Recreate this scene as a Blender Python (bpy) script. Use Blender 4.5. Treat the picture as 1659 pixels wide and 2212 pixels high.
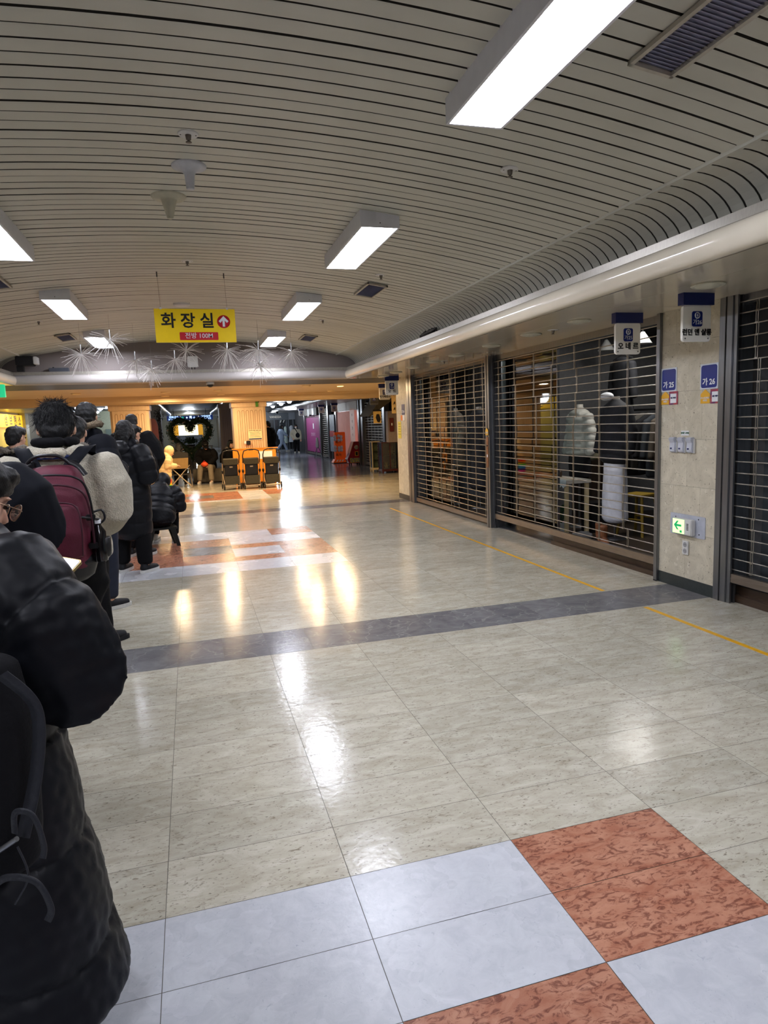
import bpy, bmesh, math, random
from mathutils import Vector, Matrix, noise
import numpy as np
random.seed(7)
for o in list(bpy.data.objects): bpy.data.objects.remove(o)
SC = bpy.context.scene
COL = SC.collection
PI = math.pi
# ------------------------------------------------------------------ camera
cam_d = bpy.data.cameras.new('camera'); cam = bpy.data.objects.new('camera', cam_d); COL.objects.link(cam); SC.camera = cam
CP, CY, CR, CH = 0.1332, 0.2764, -0.0392, 1.5257
fw = Vector((math.sin(CY)*math.cos(CP), math.cos(CY)*math.cos(CP), -math.sin(CP)))
rt0 = Vector((math.cos(CY), -math.sin(CY), 0)); up0 = rt0.cross(fw)
rt = math.cos(CR)*rt0 + math.sin(CR)*up0; up = -math.sin(CR)*rt0 + math.cos(CR)*up0
m = Matrix((rt, up, -fw)).transposed().to_4x4(); m.translation = Vector((0, 0, CH)); cam.matrix_world = m
cam_d.sensor_fit = 'VERTICAL'; cam_d.sensor_height = 24.0; cam_d.lens = 1442.04/2212*24.0; cam_d.clip_start = 0.05; cam_d.clip_end = 200
# ------------------------------------------------------------------ world, exposure
W = bpy.data.worlds.new('world'); SC.world = W; W.use_nodes = True
W.node_tree.nodes['Background'].inputs[0].default_value = (0.5, 0.55, 0.62, 1); W.node_tree.nodes['Background'].inputs[1].default_value = 0.012
SC.view_settings.view_transform = 'Standard'; SC.view_settings.look = 'None'; SC.view_settings.gamma = 1.0
SC.view_settings.use_curve_mapping = False; SC.view_settings.exposure = 0.30
SC.cycles.use_denoising = True
SC.cycles.max_bounces = 7; SC.cycles.diffuse_bounces = 6; SC.cycles.glossy_bounces = 4; SC.cycles.transmission_bounces = 6; SC.cycles.transparent_max_bounces = 12
SC.cycles.sample_clamp_indirect = 6.0; SC.cycles.caustics_reflective = False; SC.cycles.caustics_refractive = False
PANEL_L = 36.0            # fluorescent diffuser radiance
WARM_W = 34.0             # warm downlight watts
def lamp(name, kind, loc, power, col, size=0.1, rot=(0, 0, 0), spot=None, sizey=None):
    d = bpy.data.lights.new(name, kind); d.energy = power; d.color = col
    if kind == 'AREA':
        d.shape = 'RECTANGLE' if sizey else 'DISK'; d.size = size
        if sizey: d.size_y = sizey
    elif kind in ('POINT', 'SPOT'): d.shadow_soft_size = size
    if spot: d.spot_size = spot; d.spot_blend = 0.6
    o = bpy.data.objects.new(name, d); o.location = loc; o.rotation_euler = rot; COL.objects.link(o); return o
WARM = (1.0, 0.70, 0.38); COOL = (0.86, 0.93, 1.0)
for (x, y) in [(-0.45, 15.5), (0.65, 15.2), (2.45, 14.3), (2.5, 16.5), (3.3, 14.8), (3.45, 16.6), (-2.2, 15.2), (-4.6, 15.4), (-0.5, 17.4), (0.8, 17.4)]:
    lamp('downlight_lamp', 'AREA', (x, y, 2.34), WARM_W, WARM, 0.2)
for (x, y, p) in [(3.3, 22, 12), (3.7, 28, 60), (4.4, 34, 130), (-4.0, 22, 50), (-4.0, 29, 90), (-4.0, 36, 100), (0.05, 30, 80), (0.05, 43, 200), (0.05, 54, 260), (4.7, 40.4, 55), (2.9, 40.2, 45), (-3.3, 38.2, 45), (5.2, 35.5, 60)]:
    lamp('passage_and_fill_lamp', 'POINT', (x, y, 2.25), p*0.7, COOL, 0.3)  # stand for passage lights; ones by end walls and far walkers are added fill
# ------------------------------------------------------------------ materials
def srgb(c):
    return tuple(((v/255)/12.92 if v/255 <= 0.04045 else ((v/255+0.055)/1.055)**2.4) for v in c)
def mat(name, rgb, rough=0.6, metal=0.0, var=0.12, scale=18.0, bump=0.0, bscale=60.0, emit=None, estr=0.0, alpha=1.0, coat=0.0, stretch=(1, 1, 1), rgb2=None, spec=0.4, trans=0.0, sheen=0.0):
    M = bpy.data.materials.new(name); M.use_nodes = True; N = M.node_tree.nodes; L = M.node_tree.links; B = N['Principled BSDF']
    c = srgb(rgb)
    tc = N.new('ShaderNodeTexCoord'); mp = N.new('ShaderNodeMapping'); mp.inputs['Scale'].default_value = stretch
    L.new(tc.outputs['Object'], mp.inputs[0])
    nz = N.new('ShaderNodeTexNoise'); nz.inputs['Scale'].default_value = scale; nz.inputs['Detail'].default_value = 4; L.new(mp.outputs[0], nz.inputs[0])
    cr = N.new('ShaderNodeValToRGB'); cr.color_ramp.elements[0].position = 0.3; cr.color_ramp.elements[1].position = 0.7
    c2 = srgb(rgb2) if rgb2 else tuple(v*(1-var) for v in c); c1 = c if rgb2 else tuple(min(1, v*(1+var*0.5)) for v in c)
    cr.color_ramp.elements[0].color = (*c2, 1); cr.color_ramp.elements[1].color = (*c1, 1)
    L.new(nz.outputs['Fac'], cr.inputs[0]); L.new(cr.outputs[0], B.inputs['Base Color'])
    B.inputs['Roughness'].default_value = rough; B.inputs['Metallic'].default_value = metal; B.inputs['Specular IOR Level'].default_value = spec
    B.inputs['Coat Weight'].default_value = coat; B.inputs['Coat Roughness'].default_value = 0.08
    B.inputs['Sheen Weight'].default_value = sheen
    if trans: B.inputs['Transmission Weight'].default_value = trans
    if alpha < 1: B.inputs['Alpha'].default_value = alpha
    if bump:
        b = N.new('ShaderNodeBump'); n2 = N.new('ShaderNodeTexNoise'); n2.inputs['Scale'].default_value = bscale; n2.inputs['Detail'].default_value = 3
        L.new(mp.outputs[0], n2.inputs[0]); L.new(n2.outputs['Fac'], b.inputs['Height']); b.inputs['Strength'].default_value = bump; b.inputs['Distance'].default_value = 0.01
        L.new(b.outputs[0], B.inputs['Normal'])
    if emit:
        B.inputs['Emission Color'].default_value = (*srgb(emit), 1); B.inputs['Emission Strength'].default_value = estr
    return M
def stone(name, cA, cB, vein, rough, kind, sc=1.0, veinpos=0.55, tint=0.10):
    M = bpy.data.materials.new(name); M.use_nodes = True; N = M.node_tree.nodes; L = M.node_tree.links; B = N['Principled BSDF']
    tc = N.new('ShaderNodeTexCoord'); ge = N.new('ShaderNodeNewGeometry')
    off = N.new('ShaderNodeVectorMath'); off.operation = 'MULTIPLY_ADD'
    cmb = N.new('ShaderNodeCombineXYZ')
    for k in (0, 1, 2): L.new(ge.outputs['Random Per Island'], cmb.inputs[k])
    L.new(cmb.outputs[0], off.inputs[0]); off.inputs[1].default_value = (37.0, 53.0, 19.0); L.new(tc.outputs['Object'], off.inputs[2])
    mp = N.new('ShaderNodeMapping'); L.new(off.outputs[0], mp.inputs[0])
    st = {'travertine': (6.0, 15, 6), 'marble': (15, 15, 15), 'breccia': (6, 12, 6), 'grey': (5, 6, 5), 'wall': (7, 7, 7)}[kind]
    mp.inputs['Scale'].default_value = tuple(s*sc for s in st)
    n1 = N.new('ShaderNodeTexNoise'); n1.inputs['Scale'].default_value = 1.0; n1.inputs['Detail'].default_value = 6; n1.inputs['Roughness'].default_value = 0.65; n1.inputs['Distortion'].default_value = 0.8
    L.new(mp.outputs[0], n1.inputs[0])
    r1 = N.new('ShaderNodeValToRGB'); r1.color_ramp.elements[0].position = 0.36; r1.color_ramp.elements[1].position = 0.66
    r1.color_ramp.elements[0].color = (*srgb(cB), 1); r1.color_ramp.elements[1].color = (*srgb(cA), 1); L.new(n1.outputs['Fac'], r1.inputs[0])
    # veins and pits
    if kind in ('grey', 'wall'):
        v = N.new('ShaderNodeTexVoronoi'); v.feature = 'DISTANCE_TO_EDGE' if kind != 'wall' else 'F1'; v.inputs['Scale'].default_value = {'breccia': 1.5, 'grey': 1.0, 'wall': 2.2}[kind]
        n3 = N.new('ShaderNodeTexNoise'); n3.inputs['Scale'].default_value = 2.5; L.new(mp.outputs[0], n3.inputs[0])
        mx = N.new('ShaderNodeMix'); mx.data_type = 'VECTOR'; mx.inputs[0].default_value = 0.35; L.new(mp.outputs[0], mx.inputs[4]); L.new(n3.outputs['Color'], mx.inputs[5]); L.new(mx.outputs[1], v.inputs[0])
        r2 = N.new('ShaderNodeValToRGB'); e = r2.color_ramp.elements
        if kind == 'breccia': e[0].position = 0.0; e[0].color = (0.75, 0.75, 0.75, 1); e[1].position = 0.09; e[1].color = (0, 0, 0, 1)
        elif kind == 'grey': e[0].position = 0.0; e[0].color = (0.45, 0.45, 0.45, 1); e[1].position = 0.02; e[1].color = (0, 0, 0, 1)
        else: e[0].position = 0.12; e[0].color = (0.5, 0.5, 0.5, 1); e[1].position = 0.2; e[1].color = (0, 0, 0, 1)
        L.new(v.outputs['Distance'], r2.inputs[0]); fac = r2.outputs[0]
    else:
        n2 = N.new('ShaderNodeTexNoise'); n2.inputs['Scale'].default_value = 3.4 if kind == 'travertine' else 3.0; n2.inputs['Detail'].default_value = 8; n2.inputs['Roughness'].default_value = 0.7; n2.inputs['Distortion'].default_value = 1.6
        L.new(mp.outputs[0], n2.inputs[0])
        r2 = N.new('ShaderNodeValToRGB'); e = r2.color_ramp.elements; e[0].position = veinpos; e[0].color = (0, 0, 0, 1); e[1].position = veinpos+0.09; e[1].color = (0.7, 0.7, 0.7, 1)
        L.new(n2.outputs['Fac'], r2.inputs[0]); fac = r2.outputs[0]
    mv = N.new('ShaderNodeMix'); mv.data_type = 'RGBA'; L.new(fac, mv.inputs[0]); L.new(r1.outputs[0], mv.inputs[6]); mv.inputs[7].default_value = (*srgb(vein), 1)
    last = mv.outputs[2]
    if kind in ('travertine', 'wall'):      # small dark pits
        n6 = N.new('ShaderNodeTexNoise'); n6.inputs['Scale'].default_value = 9.0; n6.inputs['Detail'].default_value = 2; n6.inputs['Roughness'].default_value = 0.6; L.new(mp.outputs[0], n6.inputs[0])
        r6 = N.new('ShaderNodeValToRGB'); r6.color_ramp.elements[0].position = 0.665; r6.color_ramp.elements[0].color = (0, 0, 0, 1); r6.color_ramp.elements[1].position = 0.70; r6.color_ramp.elements[1].color = (0.75, 0.75, 0.75, 1)
        L.new(n6.outputs['Fac'], r6.inputs[0]); m6 = N.new('ShaderNodeMix'); m6.data_type = 'RGBA'; L.new(r6.outputs[0], m6.inputs[0]); L.new(last, m6.inputs[6]); m6.inputs[7].default_value = (0.075, 0.06, 0.045, 1); last = m6.outputs[2]
    hs = N.new('ShaderNodeHueSaturation'); mr = N.new('ShaderNodeMapRange'); mr.inputs['To Min'].default_value = 1-tint; mr.inputs['To Max'].default_value = 1+tint*0.6
    L.new(ge.outputs['Random Per Island'], mr.inputs[0]); L.new(mr.outputs[0], hs.inputs['Value']); L.new(last, hs.inputs['Color']); L.new(hs.outputs[0], B.inputs['Base Color'])
    # polish: broad variation of the roughness, slight waviness
    n4 = N.new('ShaderNodeTexNoise'); n4.inputs['Scale'].default_value = 2.0; n4.inputs['Detail'].default_value = 5; L.new(tc.outputs['Object'], n4.inputs[0])
    rr = N.new('ShaderNodeMapRange'); rr.inputs['From Min'].default_value = 0.3; rr.inputs['From Max'].default_value = 0.7; rr.inputs['To Min'].default_value = rough*0.75; rr.inputs['To Max'].default_value = rough*1.3
    L.new(n4.outputs['Fac'], rr.inputs[0]); L.new(rr.outputs[0], B.inputs['Roughness'])
    b = N.new('ShaderNodeBump'); n5 = N.new('ShaderNodeTexNoise'); n5.inputs['Scale'].default_value = 30; n5.inputs['Detail'].default_value = 6; L.new(tc.outputs['Object'], n5.inputs[0])
    L.new(n5.outputs['Fac'], b.inputs['Height']); b.inputs['Strength'].default_value = 0.22; b.inputs['Distance'].default_value = 0.004; L.new(b.outputs[0], B.inputs['Normal'])
    B.inputs['Specular IOR Level'].default_value = 0.23
    return M
TRAV = stone('travertine', (188, 183, 168), (166, 159, 142), (104, 93, 78), 0.15, 'travertine', 1.0, 0.565)
WHITE_M = stone('white_marble', (188, 190, 194), (176, 178, 183), (150, 152, 162), 0.26, 'marble', 1.0, 0.60, 0.05)
RED_M = stone('red_marble', (178, 128, 104), (152, 98, 76), (88, 44, 36), 0.24, 'breccia', 1.0, 0.50)
GREY_M = stone('grey_marble', (122, 121, 122), (100, 99, 102), (158, 156, 152), 0.18, 'grey')
DGREY_M = stone('dark_grey_stone', (134, 138, 148), (112, 116, 128), (150, 150, 160), 0.14, 'grey')
WALLST = stone('beige_wall_stone', (206, 198, 178), (184, 176, 156), (222, 216, 200), 0.35, 'wall', 1.0, 0.6, 0.04)
SLAT = mat('ceiling_slat_paint', (190, 189, 177), 0.45, 0.0, 0.06, 3)
SGAP = mat('slat_gap_shade_paint', (62, 60, 54), 0.7)  # gap shade put into the colour of the slat side returns
CREAM = mat('cream_enamel', (226, 217, 198), 0.15, 0.0, 0.04, 3, coat=0.5)
LIPMET = mat('lip_aluminium', (170, 165, 155), 0.35, 0.6, 0.1, 30, stretch=(1, 6, 1))
ENDW = mat('end_wall_paint', (134, 124, 120), 0.6, 0, 0.05, 2)
STEEL = mat('stainless_steel', (134, 136, 140), 0.30, 0.9, 0.12, 6, stretch=(8, 8, 0.5))
ROD = mat('shutter_rod_steel', (170, 166, 158), 0.32, 0.9, 0.15, 10)
BRASSB = mat('bottom_bar_steel', (150, 138, 126), 0.3, 0.85, 0.1, 8)
DARK = mat('dark_void', (22, 22, 24), 0.8)
GROUT = mat('grout', (92, 88, 80), 0.8)
DGRAN = mat('dark_granite', (48, 54, 54), 0.35, 0, 0.2, 40)
WARMC = mat('warm_ceiling_paint', (205, 180, 140), 0.5, 0, 0.05, 2)
WOODC = mat('warm_column_panel', (200, 174, 140), 0.5, 0, 0.08, 4, stretch=(8, 8, 0.6))
PLAST = mat('grey_plaster', (150, 146, 146), 0.7, 0, 0.08, 3)
DCEIL = mat('dark_slat_ceiling', (52, 54, 58), 0.5, 0, 0.2, 6)
YEL = mat('yellow_tape', (226, 168, 30), 0.4, 0, 0.15, 30)
WHITEP = mat('white_plastic', (206, 206, 204), 0.4, 0, 0.03)
LPANEL = mat('lit_diffuser', (240, 244, 255), 0.5, emit=(238, 241, 255), estr=PANEL_L)
LHOUS = mat('light_housing', (222, 223, 230), 0.4, 0, 0.04)
BLACKP = mat('black_plastic', (20, 20, 22), 0.4)
NAVY = mat('navy_sign_paint', (18, 38, 120), 0.35, 0, 0.04)
NAVYD = mat('navy_bracket_paint', (22, 34, 92), 0.35, 0, 0.04)
INK = mat('black_ink', (22, 20, 22), 0.5, 0, 0.02)
WHT = mat('white_print', (225, 228, 232), 0.5, 0, 0.02)
def glassmat(name, rgb, refl=0.05, alpha=0.06, rough=0.02):
    M = bpy.data.materials.new(name); M.use_nodes = True; N = M.node_tree.nodes; L = M.node_tree.links; N.remove(N['Principled BSDF'])
    t = N.new('ShaderNodeBsdfTransparent'); t.inputs[0].default_value = (*srgb(rgb), 1); g = N.new('ShaderNodeBsdfGlossy'); g.inputs['Roughness'].default_value = rough
    nz = N.new('ShaderNodeTexNoise'); nz.inputs['Scale'].default_value = 3; fr = N.new('ShaderNodeFresnel'); fr.inputs[0].default_value = 1.5
    ad = N.new('ShaderNodeMath'); ad.operation = 'MULTIPLY_ADD'; ad.use_clamp = True; L.new(fr.outputs[0], ad.inputs[0]); ad.inputs[1].default_value = 1.1; ad.inputs[2].default_value = refl
    mx = N.new('ShaderNodeMixShader'); L.new(ad.outputs[0], mx.inputs[0]); L.new(t.outputs[0], mx.inputs[1]); L.new(g.outputs[0], mx.inputs[2]); L.new(mx.outputs[0], N['Material Output'].inputs[0])
    return M
GLASS = glassmat('shop_glass', (225, 235, 232))
# ------------------------------------------------------------------ mesh helpers
def root_off(o):
    v = Vector((0, 0, 0))
    while o is not None: v += o.location; o = o.parent
    return v
class MB:
    def __init__(s): s.v = []; s.f = []; s.m = []; s.mi = 0; s.sm = []
    def add(s, vs, fs, smooth=False):
        b = len(s.v); s.v += [tuple(v) for v in vs]
        for f in fs: s.f.append(tuple(b+i for i in f)); s.m.append(s.mi); s.sm.append(smooth)
        return s
    def box(s, x0, x1, y0, y1, z0, z1):
        v = [(x, y, z) for z in (z0, z1) for y in (y0, y1) for x in (x0, x1)]
        return s.add(v, [(0, 2, 3, 1), (4, 5, 7, 6), (0, 1, 5, 4), (2, 6, 7, 3), (0, 4, 6, 2), (1, 3, 7, 5)])
    def quad(s, a, b, c, d): return s.add([a, b, c, d], [(0, 1, 2, 3)])
    def prism(s, pts, ax, a0, a1, smooth=False):
        # pts: 2-D outline in the two other axes, extruded along axis ax
        def P(p, a): q = list(p); q.insert(ax, a); return q
        n = len(pts); vs = [P(p, a0) for p in pts]+[P(p, a1) for p in pts]
        fs = [tuple(range(n))[::-1], tuple(range(n, 2*n))]+[(i, (i+1) % n, n+(i+1) % n, n+i) for i in range(n)]
        s.add(vs, fs[:2]); return s.add(vs, fs[2:], smooth)
    def tube(s, pts, r, n=8, closed=False, cap=True, ry=None, smooth=True):
        pts = [Vector(p) for p in pts]; N = len(pts); rs = r if isinstance(r, (list, tuple)) else [r]*N
        vs = []; fs = []; prev = None
        for i, p in enumerate(pts):
            t = (pts[(i+1) % N]-pts[i-1]) if (closed or 0 < i < N-1) else (pts[1]-pts[0] if i == 0 else pts[-1]-pts[-2])
            t = t.normalized() if t.length > 1e-9 else Vector((0, 0, 1))
            if prev is None:
                a = Vector((0, 0, 1)) if abs(t.z) < 0.9 else Vector((1, 0, 0)); u = (a-a.dot(t)*t).normalized()
            else:
                u = prev-prev.dot(t)*t; u = u.normalized() if u.length > 1e-6 else prev
            prev = u; w = t.cross(u)
            for k in range(n):
                a = 2*PI*k/n; vs.append(p+rs[i]*(math.cos(a)*u+math.sin(a)*w*(ry or 1)))
        R = N if closed else N-1
        for i in range(R):
            j = (i+1) % N
            for k in range(n): fs.append((i*n+k, i*n+(k+1) % n, j*n+(k+1) % n, j*n+k))
        s.add(vs, fs, smooth)
        if cap and not closed: s.add(vs, [tuple(range(n))[::-1], tuple(range((N-1)*n, N*n))])
        return s
    def lathe(s, prof, c=(0, 0, 0), n=24, smooth=True, ax=2):
        vs = []; fs = []
        for (r, z) in prof:
            for k in range(n):
                a = 2*PI*k/n; q = [r*math.cos(a), r*math.sin(a)]; q.insert(ax, z); vs.append((c[0]+q[0], c[1]+q[1], c[2]+q[2]))
        for i in range(len(prof)-1):
            for k in range(n): fs.append((i*n+k, i*n+(k+1) % n, (i+1)*n+(k+1) % n, (i+1)*n+k))
        s.add(vs, fs, smooth); s.add(vs, [tuple(range(n))[::-1], tuple(range((len(prof)-1)*n, len(prof)*n))]); return s
    def ell(s, c, r, n=12, rot=None):
        vs = []; fs = []; m = n//2+2
        for i in range(m+1):
            th = PI*i/m
            for k in range(n):
                a = 2*PI*k/n; v = Vector((r[0]*math.sin(th)*math.cos(a), r[1]*math.sin(th)*math.sin(a), r[2]*math.cos(th)))
                if rot is not None: v = rot @ v
                vs.append(v+Vector(c))
        for i in range(m):
            for k in range(n): fs.append((i*n+k, (i+1)*n+k, (i+1)*n+(k+1) % n, i*n+(k+1) % n))
        return s.add(vs, fs, True)
    def build(s, name, mats, parent=None, world=True, bevel=0):
        off = root_off(parent) if (parent is not None and world) else Vector((0, 0, 0))
        me = bpy.data.meshes.new(name); me.from_pydata([(v[0]-off.x, v[1]-off.y, v[2]-off.z) for v in s.v], [], s.f)
        for mt in (mats if isinstance(mats, (list, tuple)) else [mats]): me.materials.append(mt)
        me.polygons.foreach_set('material_index', s.m); me.polygons.foreach_set('use_smooth', s.sm)
        me.update(); o = bpy.data.objects.new(name, me); COL.objects.link(o); o.parent = parent
        if bevel:
            bm = bmesh.new(); bm.from_mesh(me); bmesh.ops.remove_doubles(bm, verts=bm.verts, dist=1e-5)
            bmesh.ops.bevel(bm, geom=[e for e in bm.edges if len(e.link_faces) == 2 and e.calc_face_angle(0) > 0.6], offset=bevel, segments=2, affect='EDGES'); bm.to_mesh(me); bm.free()
        return o
def tag(o, label, cat, group=None, kind=None):
    if label: o['label'] = label
    if cat: o['category'] = cat
    if group: o['group'] = group
    if kind: o['kind'] = kind
    return o
def thing(name, loc, label, cat, group=None, rz=0):
    o = bpy.data.objects.new(name, None); o.location = loc; o.rotation_euler = (0, 0, rz); o.empty_display_size = 0.1; COL.objects.link(o); return tag(o, label, cat, group)
def struct(name, mb, m, **k):
    o = mb.build(name, m, **k); o['kind'] = 'structure'; return o
def dup(o, parent=None):
    c = o.copy(); COL.objects.link(c)
    if parent is not None: c.parent = parent
    for ch in list(o.children): dup(ch, c)
    return c
def text(parent, s, size, org, right, upv, m, bold=0.0, name='lettering', align='CENTER', depth=0.0012, sx=1.0, world=True):
    cu = bpy.data.curves.new('t', 'FONT'); cu.body = s; cu.size = size; cu.align_x = align; cu.align_y = 'CENTER'; cu.extrude = depth; cu.offset = bold*size; cu.resolution_u = 2
    to = bpy.data.objects.new('t', cu); COL.objects.link(to); dg = bpy.context.evaluated_depsgraph_get(); me = bpy.data.meshes.new_from_object(to.evaluated_get(dg)); bpy.data.objects.remove(to)
    R = Vector(right).normalized(); U = Vector(upv).normalized(); n = R.cross(U); off = root_off(parent) if (parent and world) else Vector((0, 0, 0))
    if len(me.vertices) == 0: return None
    for v in me.vertices: v.co = Vector(org)-off+R*v.co.x*sx+U*v.co.y+n*v.co.z
    me.materials.clear(); me.materials.append(m); o = bpy.data.objects.new(name, me); COL.objects.link(o); o.parent = parent; return o
# ------------------------------------------------------------------ floor
X0 = -0.187
ys = [2.053+0.2932*k for k in range(-22, 9)]; ys[-1] = 4.40
rows = list(zip(ys[:-1], ys[1:]))+[(4.40, 4.906)]
def seg(a, b, n): return [(a+(b-a)*k/n, a+(b-a)*(k+1)/n) for k in range(n)]
rows += seg(4.906, 7.21, 8)+seg(7.21, 7.78, 2)+seg(7.78, 8.90, 4)+seg(8.90, 12.15, 11)+[(12.15, 12.6)]+seg(12.6, 14.5, 6)+seg(14.5, 16.6, 7)+seg(16.6, 19.3, 9)+seg(19.3, 70, 84)
fl = MB()
def tmat(cx, cy):
    u = (cx-X0)/0.6; c = math.floor(u)
    if 4.40 < cy < 4.906 or 12.15 < cy < 12.6: return 3
    if cy < 1.467:
        if c in (0,): return 1
        if c == 1: return 2
        return 1 if (c <= 0 or cy > 0.88) else (2 if c == 3 else 0)
    if cy < 2.053: return 1 if c <= 1 else (2 if c == 2 else 0)
    if 7.21 < cy < 7.78 and c <= 2: return 1
    if 7.78 < cy < 10.05 and c <= 2:
        if c < 0: return 2 if cy < 9.47 else 1
        if c == 0: return 2 if cy < 8.34 else (3 if cy < 8.9 else (2 if cy < 9.47 else 1))
        if c == 1: return 2 if cy < 8.06 else (1 if cy < 8.62 else (2 if cy < 8.9 else 1))
        return 2 if cy < 8.9 else (1 if cy < 9.47 else 2)
    if 14.5 < cy < 16.6 and -4 < c <= 3:
        if c <= 1: return 1 if cy < 14.9 else (3 if (c == 0 and 15.4 < cy < 16.0) else 2)
        if c == 2: return 1
        return 2 if cy > 15.5 else 0
    if cy > 19.3: return 4
    return 0
g = 0.0011
for (a, b) in rows:
    half = (b-a) > 0.4
    w = 0.3 if half else 0.6
    k0 = int(math.floor((-7.2-X0)/w)); k1 = int(math.ceil((7.2-X0)/w))
    for k in range(k0, k1):
        x0 = X0+k*w; x1 = x0+w; fl.mi = tmat((x0+x1)/2, (a+b)/2)
        fl.quad((x0+g, a+g, 0), (x1-g, a+g, 0), (x1-g, b-g, 0), (x0+g, b-g, 0))
struct('floor', fl, [TRAV, WHITE_M, RED_M, GREY_M, DGREY_M])
struct('floor', MB().box(-8.5, 9.5, -4.6, 70, -0.12, -0.0025), GROUT)
# yellow guide line taped along the shop fronts
tp = MB(); tp.box(3.335, 3.372, 4.93, 11.4, 0.0003, 0.0012); tag(tp.build('floor_tape', YEL), 'yellow tape line on the floor, the longer strip beyond the grey band', 'tape')
tp = MB(); tp.box(3.335, 3.375, 1.2, 4.37, 0.0003, 0.0012); tag(tp.build('floor_tape', YEL), 'yellow tape line on the floor, the nearer strip before the grey band', 'tape')
# ------------------------------------------------------------------ slatted vault
def zc(x): return 3.10-0.0385*(x-0.1)**2
P = 0.1075
prof = [(0.0, 0.02), (0.013, 0.02), (0.0135, 0.0028), (0.021, 0.0012), (0.034, 0.0003), (0.05, 0.0), (0.1, 0.0), (0.1062, 0.0015), (0.1075, 0.02)]
def slats(name, path, y0, n, jit=0.0):
    mb = MB(); Np = len(path); rnd = random.Random(3)
    for k in range(n):
        dz = rnd.uniform(-jit, jit)
        vs = []
        for (dy, dn) in prof:
            for (x, z, nx, nz) in path:
                sag = dz*math.sin((x+3)*1.1+k)
                vs.append((x+nx*(dn+sag), y0+k*P+dy, z+nz*(dn+sag)))
        fs = [(i*Np+j, (i+1)*Np+j, (i+1)*Np+j+1, i*Np+j+1) for i in range(len(prof)-1) for j in range(Np-1)]
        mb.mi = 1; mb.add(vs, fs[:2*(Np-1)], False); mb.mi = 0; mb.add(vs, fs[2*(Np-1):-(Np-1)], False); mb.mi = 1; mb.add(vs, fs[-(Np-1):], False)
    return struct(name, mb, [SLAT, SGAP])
vault = []
for i in range(25):
    x = -2.55+(2.75+2.55)*i/24; s = -0.077*(x-0.1); L_ = math.hypot(1, s); vault.append((x, zc(x), -s/L_, 1/L_))
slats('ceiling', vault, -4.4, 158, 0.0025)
def cove(xs, z0, xe, z1, sgn):
    pth = []
    for i in range(11):
        a = PI/2*i/10; pth.append((xs+(xe-xs)*math.sin(a), z1+(z0-z1)*math.cos(a), sgn*math.sin(a), math.cos(a)))
    return pth
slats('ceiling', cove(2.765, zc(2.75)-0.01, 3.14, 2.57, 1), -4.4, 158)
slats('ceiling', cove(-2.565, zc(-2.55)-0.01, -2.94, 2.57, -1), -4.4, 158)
for x in (2.757, -2.557):
    t = MB(); t.box(x-0.012, x+0.012, -4.4, 12.6, zc(x)-0.014, zc(x)+0.01); struct('trim_1', t, SLAT)
# enclosure above the vault, behind camera
struct('ceiling', MB().box(-8.5, 9.5, -4.7, 12.6, 3.2, 3.3), DARK)
struct('wall_back', MB().box(-4.2, 4.4, -4.6, -4.4, 0, 3.2), ENDW)
# ------------------------------------------------------------------ soffits
def lip_prof(x, s):
    # s=+1: room is on the -x side of the lip (right hand), outline of the lip in (x,z)
    o = [(x+s*0.24, 2.575), (x, 2.58), (x-s*0.008, 2.572), (x-s*0.008, 2.535), (x+s*0.002, 2.53)]
    for k in range(9):
        a = PI/2-PI*k/8*0.98; o.append((x+s*0.01-s*0.07*math.cos(a-PI/2+PI/2) if False else x-s*0.062*math.cos(PI/2-PI*k/8)*1.0+s*0.005, 2.45+0.08*math.cos(PI*k/8)))
    o += [(x+s*0.03, 2.37)]
    return o
def lipobj(x, s, name):
    mb = MB(); pts = [(x+s*0.005, 2.53)]
    for k in range(1, 12):
        a = PI*k/12; pts.append((x+s*0.005-s*0.068*math.sin(a), 2.45+0.08*math.cos(a)))
    pts += [(x+s*0.005, 2.37), (x+s*0.028, 2.37), (x+s*0.028, 2.53)]
    mb.prism([p for p in pts], 1, -4.4, 12.5, True)
    struct(name, mb, CREAM)
    mb = MB(); mb.box(min(x-s*0.008, x+s*0.02), max(x-s*0.008, x+s*0.02), -4.4, 12.5, 2.53, 2.582); mb.box(min(x, x+s*0.3), max(x, x+s*0.3), -4.4, 12.6, 2.566, 2.576); struct(name, mb, LIPMET)
lipobj(2.93, 1, 'trim_2'); lipobj(-2.735, -1, 'trim_3')
for (a, b, nm) in ((2.96, 4.35, 'ceiling'), (-4.2, -2.765, 'ceiling')):
    mb = MB(); xs_ = [a, a+(b-a)*0.5, b]
    ky = -4.4
    j = [x for x in (a, 3.34 if a > 0 else -3.14, b)]
    for i in range(2):
        yy = -4.4
        while yy < 12.4:
            y2 = min(yy+3.05, 12.5); mb.box(j[i]+0.0015, j[i+1]-0.0015, yy+0.0015, y2-0.0015, 2.37, 2.42); yy += 3.05
    struct(nm, mb, CREAM)
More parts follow.
